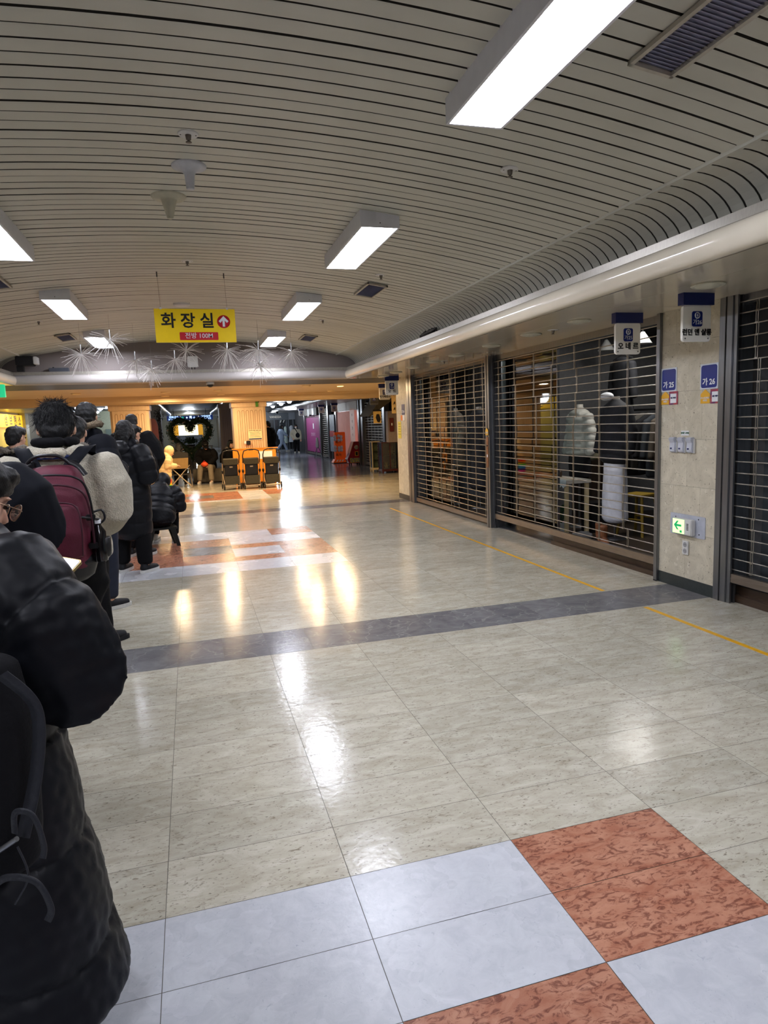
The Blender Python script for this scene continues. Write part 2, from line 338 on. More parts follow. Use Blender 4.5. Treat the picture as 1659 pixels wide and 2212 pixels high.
# end beam with the same rounded lip, facing the camera
mb = MB(); pts = [(12.47, 2.53)]
for k in range(1, 12):
    a = PI*k/12; pts.append((12.47-0.068*math.sin(a), 2.45+0.08*math.cos(a)))
pts += [(12.47, 2.37), (12.55, 2.37), (12.55, 2.53)]
mb.prism(pts, 0, -2.73, 2.93, True); struct('trim_4', mb, mat('end_beam_enamel', (172, 166, 162), 0.35, 0, 0.04, 3))
mb = MB(); mb.box(-2.73, 2.93, 12.46, 12.5, 2.53, 2.582); struct('trim_4', mb, LIPMET)
mb = MB(); n = 40; vs = []
for i in range(n+1):
    x = -2.95+6.1*i/n; vs += [(x, 12.6, 2.5), (x, 12.6, zc(x)+0.12)]
mb.add(vs, [(2*i, 2*i+2, 2*i+3, 2*i+1) for i in range(n)]); mb.box(-2.95, 3.15, 12.5, 12.6, 2.56, 2.575); struct('wall_end', mb, ENDW)
# recessed dark slot, warm ceiling and stepped fascia of the crossing
struct('ceiling', MB().box(-7.5, 7.5, 12.55, 13.95, 2.37, 2.45), mat('slot_dark_paint', (70, 68, 68), 0.4))
struct('ceiling', MB().box(-7.5, 7.5, 13.95, 18.05, 2.372, 2.44), WARMC)
mb = MB(); mb.box(-7.5, 7.5, 17.2, 17.25, 2.33, 2.372); mb.box(-7.5, 7.5, 17.9, 18.0, 2.24, 2.372); mb.box(-7.5, 7.5, 18.0, 18.5, 2.21, 2.5); struct('trim_5', mb, WARMC)
# ------------------------------------------------------------------ right wall: stone pillars, posts, rails
def pillar(y0, y1, x=4.0):
    mb = MB(); hs = [0.1, 0.494, 0.892, 1.288, 1.688, 2.086, 2.37]
    for i in range(len(hs)-1):
        z0, z1 = hs[i], hs[i+1]; w = y1-y0
        cuts = [y0, y1-w*0.5, y1] if i % 2 == 0 else [y0, y0+w*0.26, y0+w*0.74, y1]
        for a, b in zip(cuts[:-1], cuts[1:]): mb.box(x, x+0.3, a+0.0008, b-0.0008, z0+0.0008, z1-0.0008)
    struct('wall_right', mb, WALLST)
    struct('wall_right', MB().box(x+0.004, x+0.298, y0+0.002, y1-0.002, 0.1, 2.37), GROUT)
    struct('baseboard_right', MB().box(x-0.004, x+0.304, y0, y1, 0.0, 0.1), DGRAN)
pillar(4.37, 5.03); pillar(12.17, 12.9)
for (a, b, x0) in ((4.235, 4.37, 3.992), (5.03, 5.075, 3.975), (8.49, 8.62, 3.96), (11.88, 12.17, 3.975)):
    mb = MB(); mb.box(x0, 4.2, a, b, 0, 2.37)
    struct('trim_6', mb, STEEL, bevel=0.004)
    mb = MB(); mb.box(x0-0.004, x0+0.01, (a+b)/2-0.004, (a+b)/2+0.004, 0, 2.37) if b-a > 0.1 else mb.box(x0-0.001, x0, a, b, 0, 0.01); struct('trim_6', mb, DARK)
# ------------------------------------------------------------------ fluorescent ceiling lights
def mklight():
    r = thing('ceiling_light', (0, 0, 0), '', 'light')
    mb = MB(); w, l, h = 0.148, 0.66, 0.13
    mb.box(-w, -w+0.014, -l, l, 0, h); mb.box(w-0.014, w, -l, l, 0, h); mb.box(-w+0.014, w-0.014, -l, -l+0.014, 0, h); mb.box(-w+0.014, w-0.014, l-0.014, l, 0, h); mb.box(-w+0.014, w-0.014, -l+0.014, l-0.014, 0.04, 0.05)
    mb.build('housing', LHOUS, r)
    MB().box(-w+0.014, w-0.014, -l+0.014, l-0.014, 0.004, 0.012).build('diffuser', LPANEL, r)
    mb = MB(); mb.lathe([(0.004, 0), (0.004, 0.004)], (0, -l-0.003, 0.03), 8, ax=1); mb.build('screw', DARK, r)
    return r
names = {(1, 0): 'big fluorescent box light nearest the camera, on the right', (1, 1): 'fluorescent box light, second of the right-hand row', (1, 2): 'fluorescent box light, third of the right-hand row, beside the hanging yellow sign', (1, 3): 'farthest fluorescent box light of the right-hand row, among starburst ornaments',
 (-1, 1): 'fluorescent box light cut by the left edge of the photo', (-1, 2): 'fluorescent box light left of the hanging yellow sign', (-1, 3): 'farthest fluorescent box light of the left-hand row, behind starburst ornaments', (-1, 0): 'fluorescent box light beside the camera on the left', (1, -1): 'fluorescent box light behind the camera on the right', (-1, -1): 'fluorescent box light behind the camera on the left'}
proto = None
for s in (1, -1):
    for k in range(-1, 4):
        x = 1.437 if s > 0 else -1.25
        o = mklight() if proto is None else dup(proto); proto = proto or o
        o.location = (x, 2.53+3.0*k, 2.93); tag(o, names[(s, k)], 'light', 'fluorescent lights on the vaulted ceiling')
# ------------------------------------------------------------------ ceiling grilles, sprinklers, domes
GRL = mat('grille_frame_paint', (178, 172, 158), 0.45)
GRD = mat('grille_blade_paint', (168, 170, 188), 0.5)
def vent(x, y, lab):
    z = zc(x); r = thing('ceiling_vent', (x, y, z-0.02), lab, 'vent', 'air grilles in the vaulted ceiling'); sl = math.atan(0.077*(x-0.1)); r.rotation_euler = (0, sl, 0)
    mb = MB(); w, l = 0.11, 0.305
    mb.box(-w, -w+0.018, -l, l, -0.006, 0.014); mb.box(w-0.018, w, -l, l, -0.006, 0.014); mb.box(-w, w, -l, -l+0.02, -0.006, 0.014); mb.box(-w, w, l-0.02, l, -0.006, 0.014); mb.build('frame', GRL, r, world=False)
    mb = MB()
    for k in range(26): 
        y0 = -l+0.024+k*0.0222; mb.quad((-w+0.018, y0, 0.002), (w-0.018, y0, 0.002), (w-0.018, y0+0.017, 0.013), (-w+0.018, y0+0.017, 0.013))
    mb.quad((-w, -l, 0.0135), (w, -l, 0.0135), (w, l, 0.0135), (-w, l, 0.0135)); mb.build('blades', GRD, r, world=False)
vent(1.97, 2.28, 'large grey air grille at the top right of the ceiling'); vent(1.99, 7.22, 'air grille beyond the second right-hand box light'); vent(1.98, 11.15, 'farthest air grille on the right side of the vault')
vent(-1.67, 7.2, 'air grille at the left edge of the photo'); vent(-1.67, 11.12, 'farthest air grille on the left side of the vault')
BRASS = mat('sprinkler_brass', (110, 104, 96), 0.35, 0.8)
def sprk(x, y, lab, z=None):
    z = z if z is not None else zc(x); r = thing('sprinkler', (x, y, z), lab, 'sprinkler', 'fire sprinklers on the ceiling')
    MB().lathe([(0.0, -0.004), (0.052, -0.004), (0.056, 0.0), (0.056, 0.006)], (0, 0, 0), 24).build('flange', WHITEP, r, world=False)
    mb = MB(); mb.lathe([(0.0, -0.042), (0.016, -0.042), (0.016, -0.039), (0.006, -0.036), (0.006, -0.03), (0.013, -0.028), (0.016, -0.006), (0.017, -0.003)], (0, 0, 0), 12); mb.build('nozzle', BRASS, r, world=False)
    [MB().ell((sx*0.04, 0, -0.004), (0.004, 0.004, 0.002), 8).build('screw', DARK, r, world=False) for sx in (-1, 1)]
sprk(0.11, 3.95, 'white-flanged sprinkler nearest the camera, before the two cone antennas'); sprk(1.925, 3.78, 'sprinkler right of the big nearest box light'); sprk(1.93, 6.58, 'sprinkler just before the right-hand air grille')
sprk(0.095, 6.77, 'sprinkler above the hanging yellow sign'); sprk(-1.74, 9.59, 'sprinkler above the left-hand farthest grille'); sprk(1.9, 9.45, 'small sprinkler beyond the third right-hand box light')
sprk(3.54, 6.07, 'small sprinkler in the cream soffit between round downlights', 2.37); sprk(3.6, 9.2, 'farther small sprinkler in the cream soffit over the shop fronts', 2.37)
def cone(x, y, lab, prof, m):
    r = thing('ceiling_antenna', (x, y, zc(x)), lab, 'antenna'); MB().lathe(prof, (0, 0, 0), 32).build('dome', m, r, world=False)
    MB().lathe([(0, 0.004), (0.1, 0.004), (0.1, 0.0075), (0, 0.0075)], (0, 0, 0), 32).build('base_plate', DARK, r, world=False); return r
cone(0.113, 4.4, 'white ceiling antenna with a slim stem, the nearer of the two', [(0, -0.135), (0.021, -0.135), (0.024, -0.13), (0.030, -0.05), (0.045, -0.03), (0.085, -0.016), (0.102, -0.008), (0.104, 0.002)], mat('antenna_white', (196, 198, 206), 0.3))
cone(-0.02, 4.97, 'beige ceiling antenna with a wide cone, the farther of the two', [(0, -0.145), (0.017, -0.145), (0.021, -0.14), (0.05, -0.03), (0.056, -0.02), (0.11, -0.012), (0.118, 0.0), (0.118, 0.003)], mat('antenna_beige', (186, 182, 162), 0.45))
r = thing('ceiling_speaker', (0.02, 9.0, zc(0.02)), 'round white speaker disc on the ceiling above the yellow sign', 'speaker'); MB().lathe([(0, -0.03), (0.07, -0.03), (0.1, -0.02), (0.105, 0.002)], (0, 0, 0), 24).build('grille', WHITEP, r, world=False); MB().lathe([(0, 0.002), (0.115, 0.002), (0.115, 0.006)], (0, 0, 0), 24).build('base_plate', DARK, r, world=False)
# ------------------------------------------------------------------ hanging yellow toilet sign
SIGNY = mat('yellow_sign_paint', (250, 212, 8), 0.35, 0, 0.03); SRED = mat('red_sign_print', (190, 24, 40), 0.4, 0, 0.03)
r = thing('hanging_sign', (0.14, 7.23, 2.41), 'yellow hanging restroom sign with black Korean letters and a red arrow disc', 'sign')
mb = MB(); mb.box(-0.394, 0.394, -0.006, 0.006, 0, 0.33); mb.build('board', SIGNY, r, world=False)
mb = MB(); mb.box(-0.396, -0.394, -0.007, 0.007, -0.001, 0.331); mb.box(0.394, 0.396, -0.007, 0.007, -0.001, 0.331); mb.box(-0.396, 0.396, -0.007, 0.007, -0.002, 0); mb.build('edge', mat('yellow_edge', (214, 190, 90), 0.4), r, world=False)
text(r, '화 장 실', 0.158, (-0.075, 7.222-7.23, 0.205), (1, 0, 0), (0, 0, 1), INK, 0.022, world=False)
mb = MB(); mb.lathe([(0, -0.002), (0.065, -0.002), (0.065, 0), (0, 0)], (0.278, -0.0065, 0.205), 40, ax=1); mb.build('arrow_disc', SRED, r, world=False)
a = [(0, 0.055), (0.05, 0.004), (0.032, -0.012), (0.0115, 0.012), (0.0115, -0.05), (-0.0115, -0.05), (-0.0115, 0.012), (-0.032, -0.012), (-0.05, 0.004)]
MB().prism([(0.278+p[0], 0.205+p[1]) for p in a], 1, -0.0105, -0.0085).build('arrow', WHT, r, world=False)
mb = MB(); rr = 0.008; pts = []
for (cx, cz, a0) in ((0.19-rr, 0.1-rr, 0), (-0.19+rr, 0.1-rr, 90), (-0.19+rr, 0.022+rr, 180), (0.19-rr, 0.022+rr, 270)):
    for k in range(4): an = math.radians(a0+30*k); pts.append((cx+rr*math.cos(an), cz+rr*math.sin(an)))
mb.prism([(p[0]-0.0+0.025, p[1]) for p in pts], 1, -0.0085, -0.0065); mb.build('red_panel', SRED, r, world=False)
text(r, '전방 100M', 0.063, (0.025, -0.0105, 0.062), (1, 0, 0), (0, 0, 1), WHT, 0.005, world=False)
for x in (-0.33, 0.32):
    mb = MB(); mb.tube([(x, 0, 0.345), (x-0.01, 0, zc(x+0.14)-2.41)], 0.0012, 5); mb.tube([(x-0.01, 0, zc(x+0.14)-2.41-0.05), (x-0.01, 0, zc(x+0.14)-2.41)], 0.006, 8); mb.build('wire', mat('wire_steel', (90, 88, 84), 0.4, 0.5), r, world=False)
    MB().box(x-0.012, x+0.012, -0.01, 0.01, 0.325, 0.345).build('clip', WHITEP, r, world=False)
# ------------------------------------------------------------------ starburst ornaments
TIN = mat('bare_twig_light_wire', (236, 232, 228), 0.4, 0, 0.05); TUBE = mat('burst_tube', (210, 212, 214), 0.2, 0.5)
bl = [(-1.337, 10.034, 2.604, 1.0, 'starburst ornament at the far left, densest of the row'), (-0.91, 9.594, 2.737, .8, 'starburst ornament in front of the left-hand farthest light'), (-0.677, 10.40, 2.546, .8, 'starburst ornament third from the left'),
      (-0.5, 11.31, 2.504, .9, 'starburst ornament hanging lowest, left of the yellow sign bottom edge'), (-0.13, 10.4, 2.56, .7, 'starburst ornament below the left half of the yellow sign'), (0.042, 10.9, 2.74, .7, 'small starburst ornament under the middle of the yellow sign'),
      (0.60, 10.0, 2.64, 1.0, 'starburst ornament below the right end of the yellow sign'), (1.042, 9.994, 2.64, .9, 'upper starburst ornament right of the yellow sign'), (1.09, 10.4, 2.46, .8, 'lower starburst ornament near the fourth right-hand light'), (1.60, 10.537, 2.67, .9, 'rightmost starburst ornament of the row')]
for i, (x, y, z, dn, lab) in enumerate(bl):
    r = thing('starburst_ornament', (x, y, z), lab, 'ornament', 'starburst ornaments hanging before the end beam')
    rnd = random.Random(i+40); mb = MB()
    for k in range(int(58*dn)):
        a = rnd.uniform(0, 2*PI); el = rnd.uniform(-1.3, 0.75) if i in (0, 5, 8) else rnd.uniform(-1.35, 0.35); L_ = rnd.uniform(0.17, 0.34)
        d = Vector((math.cos(a)*math.cos(el), math.sin(a)*math.cos(el), math.sin(el))); kk = rnd.uniform(0.04, 0.12)
        p = [d*0.0, d*L_*0.5+Vector((0, 0, kk*0.35*L_)), d*L_-Vector((0, 0, kk*0.5*L_))+Vector((rnd.uniform(-.01, .01), rnd.uniform(-.01, .01), 0))]
        mb.tube(p, [0.0032, 0.0027, 0.0022], 3, cap=False)
    mb.build('sprays', TIN, r, world=False)
    MB().tube([(0, 0, 0), (0, 0, 0.13)], 0.008, 8).build('tube', TUBE, r, world=False)
    MB().tube([(0, 0, 0.13), (0, 0, zc(x)-z)], 0.0011, 4).build('wire', mat('thin_wire', (120, 116, 110), 0.5), r, world=False)
mb = MB(); mb.tube([(-1.337, 10.03, 2.87), (-1.28, 10.0, 2.80), (-1.2, 9.95, 2.71), (-1.1, 9.85, 2.66), (-1.0, 9.75, 2.64), (-0.93, 9.65, 2.7)], 0.006, 6); tag(mb.build('cable', WHITEP), 'white cable looping between the two leftmost starburst ornaments', 'cable')
# access point, boxes and camera on the end beam
r = thing('access_point', (0.14, 12.40, 2.58), 'small white square box mounted above the end beam', 'access point'); MB().box(-0.09, 0.09, -0.03, 0.02, 0.035, 0.225).build('case', WHITEP, r, world=False, bevel=0.012); [MB().box(-0.03+0.05*k, -0.015+0.05*k, -0.005, 0.01, 0, 0.04).build('bracket_leg', DARK, r, world=False) for k in range(2)]
r = thing('junction_box', (-2.02, 12.5, 2.577), 'low dark grey box on the ledge of the end beam', 'box'); MB().box(-0.17, 0.14, -0.02, 0.08, 0, 0.07).build('case', mat('dark_grey_box', (70, 74, 84), 0.5), r, world=False, bevel=0.006); MB().box(-0.11, -0.09, 0, 0.05, 0.07, 0.085).build('latch', DARK, r, world=False)
r = thing('projector', (-2.42, 12.3, 2.577), 'white and black equipment box in the left corner above the end beam', 'projector'); MB().box(-0.2, 0.06, -0.1, 0.12, 0.09, 0.24).build('case', DARK, r, world=False, bevel=0.01); MB().box(0.06, 0.12, -0.09, 0.1, 0.11, 0.23).build('front', WHITEP, r, world=False, bevel=0.008); MB().box(-0.2, -0.1, -0.05, 0.05, 0, 0.09).build('stand', DARK, r, world=False)
r = thing('dome_camera', (0.417, 12.62, 2.37), 'white dome security camera under the end beam', 'camera'); MB().lathe([(0.072, 0.0), (0.075, -0.03), (0.07, -0.045), (0.0, -0.045)], (0, 0, 0), 24).build('housing', WHITEP, r, world=False); MB().lathe([(0.058, -0.045), (0.052, -0.07), (0.03, -0.09), (0, -0.096)], (0, 0, 0), 20).build('dome', BLACKP, r, world=False)
r = thing('equipment_bundle', (3.08, 8.25, 2.577), 'black cable bundle lying on the ledge of the right-hand cove', 'cables'); mb = MB(); rn = random.Random(5)
for k in range(9):
    y = -0.22+k*0.05; mb.tube([(-0.03, y, 0.0), (-0.02, y+0.03, 0.07+rn.random()*0.04), (-0.06, y+0.12, 0.06), (-0.03, y+0.2, 0.01)], 0.013, 6)
mb.build('coils', BLACKP, r, world=False)
# ------------------------------------------------------------------ cream soffit downlights (unlit)
OFFD = mat('unlit_downlight_glass', (206, 204, 186), 0.3)
yl = [3.90, 5.48, 6.37, 7.32, 8.39, 9.26, 10.16, 11.1, 11.9, 2.5]
lbs = ['nearest round downlight, beside the hanging sign for unit 26', 'round soffit downlight just past the hanging sign for unit 25', 'second round soffit downlight past the unit 25 sign', 'round soffit downlight above the far end of the big shutter', 'round soffit downlight above the post between the shutters', 'round soffit downlight above the smaller shutter', 'farther round soffit downlight above the smaller shutter', 'round soffit downlight before the pair of hanging signs', 'farthest round downlight, above the pair of hanging signs', 'round soffit downlight at the right edge']
for i, y in enumerate(yl):
    r = thing('soffit_downlight', (3.46, y, 2.37), lbs[i], 'light', 'unlit round downlights in the cream soffit')
    MB().lathe([(0.105, 0.001), (0.112, -0.006), (0.1, -0.014), (0.088, -0.012)], (0, 0, 0), 32).build('ring', OFFD, r, world=False); MB().lathe([(0.088, -0.010), (0.06, -0.022), (0, -0.026)], (0, 0, 0), 32).build('lens', OFFD, r, world=False)
# ------------------------------------------------------------------ hanging shop signs
BOLT = mat('bolt_steel', (90, 90, 92), 0.4, 0.6); HSIGN = mat('sign_plate', (236, 234, 226), 0.35, 0, 0.03)
def rrect(x0, x1, z0, z1, r, n=5):
    pts = []
    for (cx, cz, a0) in ((x1-r, z1-r, 0), (x0+r, z1-r, 90), (x0+r, z0+r, 180), (x1-r, z0+r, 270)):
        for k in range(n+1): an = math.radians(a0+90*k/n); pts.append((cx+r*math.cos(an), cz+r*math.sin(an)))
    return pts
def hsign(x, y, num, name, lab, sz=0.062, s=1.0, plate=None, D='D', group=None):
    r = thing('hanging_shop_sign', (x, y, 2.37), lab, 'sign', group)
    MB().box(-0.135*s, 0.135*s, -0.03, 0.03, -0.085*s, 0).build('bracket', NAVYD, r, world=False)
    MB().prism(rrect(-0.122*s, 0.122*s, -0.345*s, -0.08*s, 0.025*s), 1, -0.012, 0.012).build('plate', plate or HSIGN, r, world=False)
    MB().prism(rrect(-0.046*s, 0.046*s, -0.237*s, -0.128*s, 0.016*s), 1, -0.0145, -0.0125).build('badge', NAVY, r, world=False)
    mb = MB(); mb.lathe([(0, -0.001), (0.024*s, -0.001), (0.024*s, 0), (0, 0)], (0, -0.0155, -0.158*s), 24, ax=1); mb.build('disc', WHT, r, world=False)
    text(r, D, 0.042*s, (0, -0.018, -0.159*s), (1, 0, 0), (0, 0, 1), NAVY, 0.02, world=False)
    text(r, num, 0.042*s, (0, -0.017, -0.208*s), (1, 0, 0), (0, 0, 1), WHT, 0.0, world=False)
    text(r, name, sz*s, (0, -0.0145, -0.280*s), (1, 0, 0), (0, 0, 1), INK, 0.03, world=False)
    [MB().ell((sx*0.1*s, -0.0125, -0.322*s), (0.006, 0.003, 0.006), 8).build('bolt', BOLT, r, world=False) for sx in (-1, 1)]; return r
hsign(3.665, 5.06, '가25', '오 네 르', 'hanging white and blue sign for unit 25 over the big shutter')
hsign(3.625, 4.20, '가26', '런던 앤 샬롱', 'hanging white and blue sign for unit 26 in front of the stone pillar', 0.050)
hsign(3.645, 12.0, '가24', '오  드', 'hanging sign for unit 24, the nearer of the far pair')
hsign(4.205, 14.4, '가23', '지기제면소', 'hanging sign for unit 23, partly behind the unit 24 sign', 0.055)
GREYPL = mat('dim_sign_plate', (86, 88, 92), 0.4)
hsign(5.0, 18.2, '가22', '스시이야기', 'dim grey hanging sign left of the far awning', 0.05, plate=GREYPL)
hsign(5.60, 26.4, '가20', '커피비', 'far hanging sign, front one of the pair above the shutters', 0.05)
hsign(5.42, 28.2, '가19', '미니', 'far hanging sign, rear one of the pair above the shutters', 0.05)
hsign(5.50, 34.0, '가16', '블루문', 'farthest hanging sign, near the end shop front', 0.05)
# ------------------------------------------------------------------ things on the stone pillar
def onwall(y, z, x=3.998): return (x, y, z)
R_ = (0, -1, 0); U_ = (0, 0, 1)    # text on a wall facing -x : right = -y
def numsign(yc, zc_, t, lab):
    r = thing('unit_number_sign', onwall(yc, zc_), lab, 'sign')
    MB().box(-0.003, 0, -0.096, 0.096, -0.1, 0.1).build('panel', mat('sticker_white', (200, 206, 216), 0.35, 0, .02), r, world=False)
    MB().prism([(p[0], p[1]) for p in rrect(-0.085, 0.085, -0.089, 0.089, 0.02)], 0, -0.0042, -0.003).build('blue_field', NAVY, r, world=False)
    text(r, t, 0.062, (-0.0052, 0, -0.045), R_, U_, WHT, 0.02, world=False)
numsign(4.935, 1.793, '가 25', 'blue square number sticker on the near stone pillar, beside the wide shutter'); numsign(4.468, 1.789, '가 26', 'blue square number sticker on the near stone pillar, beside the right-edge shutter')
YST = mat('yellow_sticker', (226, 170, 40), 0.4, 0, 0.05); PURP = mat('purple_poster_print', (62, 30, 96), 0.4, 0, 0.05, 20, rgb2=(190, 70, 60))
def house(yc, zc_, lab, s=1, x=3.998):
    r = thing('arrow_sticker', onwall(yc, zc_, x), lab, 'sticker'); pts = [(0.05, -0.055), (0.05, 0.02), (0, 0.058), (-0.05, 0.02), (-0.05, -0.055)]
    MB().prism([(p[0]*s, p[1]*s) for p in pts], 0, -0.002, 0).build('panel', YST, r, world=False); text(r, '온누리상품권', 0.017*s, (-0.0032, 0, -0.012*s), R_, U_, WHT, 0.01, world=False); text(r, '가맹점', 0.017*s, (-0.0032, 0, -0.032*s), R_, U_, WHT, 0.01, world=False)
house(4.978, 1.64, 'yellow arrow-shaped sticker under the farther blue number sticker, beside the wide shutter'); house(4.507, 1.632, 'yellow arrow-shaped sticker under the nearer blue number sticker on the pillar'); house(8.555, 1.345, 'yellow arrow-shaped sticker on the steel post between the shutters', 0.9, 3.952)
def poster(yc, zc_, lab):
    r = thing('small_poster', onwall(yc, zc_), lab, 'poster'); MB().box(-0.002, 0, -0.054, 0.054, -0.056, 0.056).build('print', PURP, r, world=False); MB().box(-0.0032, -0.002, -0.037, 0.037, -0.042, 0.037).build('white_field', WHT, r, world=False)
    text(r, '제로페이', 0.018, (-0.0042, 0, 0.0), R_, U_, mat('navy_ink', (34, 36, 90), .5), 0.01, world=False)
poster(4.876, 1.637, 'small purple-framed poster under the farther blue number sticker'); poster(4.396, 1.63, 'small purple-framed poster under the nearer blue number sticker, by the right steel post')
r = thing('small_label', onwall(4.727, 1.339), 'small white label with green letters above the three dispensers', 'label'); MB().box(-0.002, 0, -0.045, 0.045, -0.02, 0.02).build('panel', WHT, r, world=False); text(r, '휴대폰 고정용', 0.017, (-0.003, 0, 0), R_, U_, mat('green_ink', (20, 90, 60), .5), 0.02, world=False)
DISP = mat('pale_grey_plastic', (188, 192, 204), 0.35)
for k, (yy, l) in enumerate(((4.850, 'leftmost'), (4.748, 'middle'), (4.645, 'rightmost'))):
    r = thing('wall_dispenser', onwall(yy, 1.238), 'pale grey plastic wall dispenser, %s of the three on the pillar' % l, 'dispenser', 'three wall dispensers on the stone pillar')
    mb = MB(); mb.prism([(-0.03, 0.067), (0.0, 0.067), (0.0, -0.067), (-0.022, -0.06), (-0.032, -0.045), (-0.026, 0.02), (-0.045, 0.055)], 1, -0.036, 0.036); 
    mb.v = [(v[0], v[1], v[2]) for v in mb.v]; mb.build('shell', DISP, r, world=False, bevel=0.006); MB().box(-0.034, -0.03, 0.0, 0.018, -0.035, -0.022).build('badge', NAVYD, r, world=False); MB().box(-0.018, 0, -0.044, -0.034, -0.065, 0.055).build('side_cover', WHITEP, r, world=False, bevel=0.003)
r = thing('exit_light', onwall(4.675, 0.56), 'low wall exit light with a glowing green arrow on a white plate', 'exit light')
MB().prism([(p[0], p[1]) for p in rrect(-0.207, 0.207, -0.092, 0.092, 0.012)], 0, -0.004, 0).build('back_plate', mat('plate_white', (176, 180, 192), 0.4), r, world=False)
MB().box(-0.05, -0.004, -0.10, 0.125, -0.077, 0.06).build('housing', WHITEP, r, world=False, bevel=0.006)
MB().box(-0.053, -0.05, -0.018, 0.118, -0.068, 0.052).build('screen', mat('lit_green_white', (200, 240, 170), 0.4, emit=(196, 255, 150), estr=1.25, var=0.02), r, world=False)
GRN = mat('green_arrow', (0, 120, 80), 0.4, emit=(0, 190, 110), estr=0.5)
MB().prism([(0.102, 0.0), (0.065, 0.038), (0.045, 0.038), (0.07, 0.009), (0.012, 0.009), (0.012, -0.009), (0.07, -0.009), (0.045, -0.038), (0.065, -0.038)], 0, -0.0545, -0.053).build('arrow', GRN, r, world=False)
MB().box(-0.0545, -0.053, 0.005, 0.03, -0.06, -0.04).build('running_man_mark', GRN, r, world=False)
mb = MB(); [mb.box(-0.051, -0.05, -0.068, -0.045, -0.03+0.012*k, -0.024+0.012*k) for k in range(5)]; mb.build('slots', DARK, r, world=False)
mb = MB(); [MB().ell((-0.004, sy, sz), (0.003, 0.006, 0.006), 8).build('screw', DARK, r, world=False) for sy, sz in ((0.14, 0.06), (-0.13, 0.066), (-0.14, -0.06), (0.17, -0.07))]
r = thing('wall_socket', onwall(4.688, 0.366), 'white double wall socket below the exit light', 'socket'); MB().box(-0.012, 0, -0.036, 0.036, -0.06, 0.06).build('plate', WHITEP, r, world=False, bevel=0.004)
for z in (-0.027, 0.027):
    MB().lathe([(0.019, -0.0135), (0.022, -0.0125), (0.022, -0.011)], (0, 0, z), 20, ax=0).build('outlet', mat('socket_grey', (150, 150, 152), 0.5), r, world=False)
    [MB().ell((-0.0135, sy, z), (0.002, 0.003, 0.003), 6).build('pin_hole', DARK, r, world=False) for sy in (-0.008, 0.008)]
# ------------------------------------------------------------------ roll-down grille shutters
def shutter(name, y0, y1, zb, linky, lab, x=4.03, seed=1, barz=0.07, zt=2.36):
    r = thing(name, (x, (y0+y1)/2, 0), lab, 'shutter'); rn = random.Random(seed); mb = MB()
    p = 0.085; z = zb+barz+0.03; zs = []
    while z < zt: zs.append(z); z += p*(1+rn.uniform(-0.02, 0.02))
    for z in zs: mb.tube([(x, y0+0.01, z), (x, y1-0.01, z+rn.uniform(-.003, .003))], 0.0055, 6)
    for ly in linky:
        dy = 0
        for i in range(len(zs)-1):
            z0, z1 = zs[i], zs[i+1]; 
            if rn.random() < 0.10: dy = rn.uniform(-0.05, 0.05)
            dd = dy+rn.uniform(-0.006, 0.006); w = 0.012
            mb.box(x-0.003, x+0.003, ly+dd-w, ly+dd-w+0.005, z0, z1); mb.box(x-0.003, x+0.003, ly+dd+w-0.005, ly+dd+w, z0, z1)
            mb.box(x-0.008, x+0.008, ly+dd-w-0.003, ly+dd+w+0.003, z0-0.007, z0+0.007)
    mb.build('grille', ROD, r)
    mb = MB(); mb.box(x-0.022, x+0.012, y0+0.01, y1-0.01, zb, zb+barz); mb.box(x-0.026, x-0.02, y0+0.01, y1-0.01, zb+barz*0.45, zb+barz*0.55); mb.build('bottom_bar', BRASSB, r)
    for yy, s in ((y0, 1), (y1, -1)):
        mb = MB(); a, b = sorted((yy, yy+s*0.035)); mb.box(x-0.028, x-0.012, a, b, 0, 2.37); mb.box(x+0.012, x+0.028, a, b, 0, 2.37); mb.build('guide_rail', STEEL, r)
    return r
shutter('shop_shutter', 5.075, 8.49, 0.135, [7.834, 7.36, 6.913, 6.471, 6.008, 5.568, 5.13, 8.28], 'wide steel grille shutter with clothed mannequins behind it', seed=3)
shutter('shop_shutter', 8.62, 11.88, 0.035, [11.75, 11.32, 10.97, 10.56, 10.13, 9.8, 9.45, 9.1, 8.8], 'farther steel grille shutter, beyond the steel post', seed=4)
shutter('shop_shutter', 1.2, 4.235, 0.17, [4.02, 3.72, 3.3, 2.9, 2.5, 2.1, 1.7, 1.3], 'steel grille shutter at the right edge before pale blue glass', seed=6)
r = thing('shutter_lock_plate', (3.958, 8.555, 1.05), 'worn copper lock plate with a keyhole on the steel post', 'lock'); MB().box(-0.004, 0, -0.03, 0.03, -0.2, 0.22).build('plate', mat('worn_copper', (150, 110, 84), 0.35, 0.7, 0.4, 20), r, world=False); MB().lathe([(0, -0.01), (0.01, -0.01), (0.012, 0)], (-0.004, 0, 0.1), 14, ax=0).build('keyhole', BLACKP, r, world=False); MB().box(-0.006, -0.004, -0.014, 0.014, -0.06, -0.02).build('sticker', WHT, r, world=False)
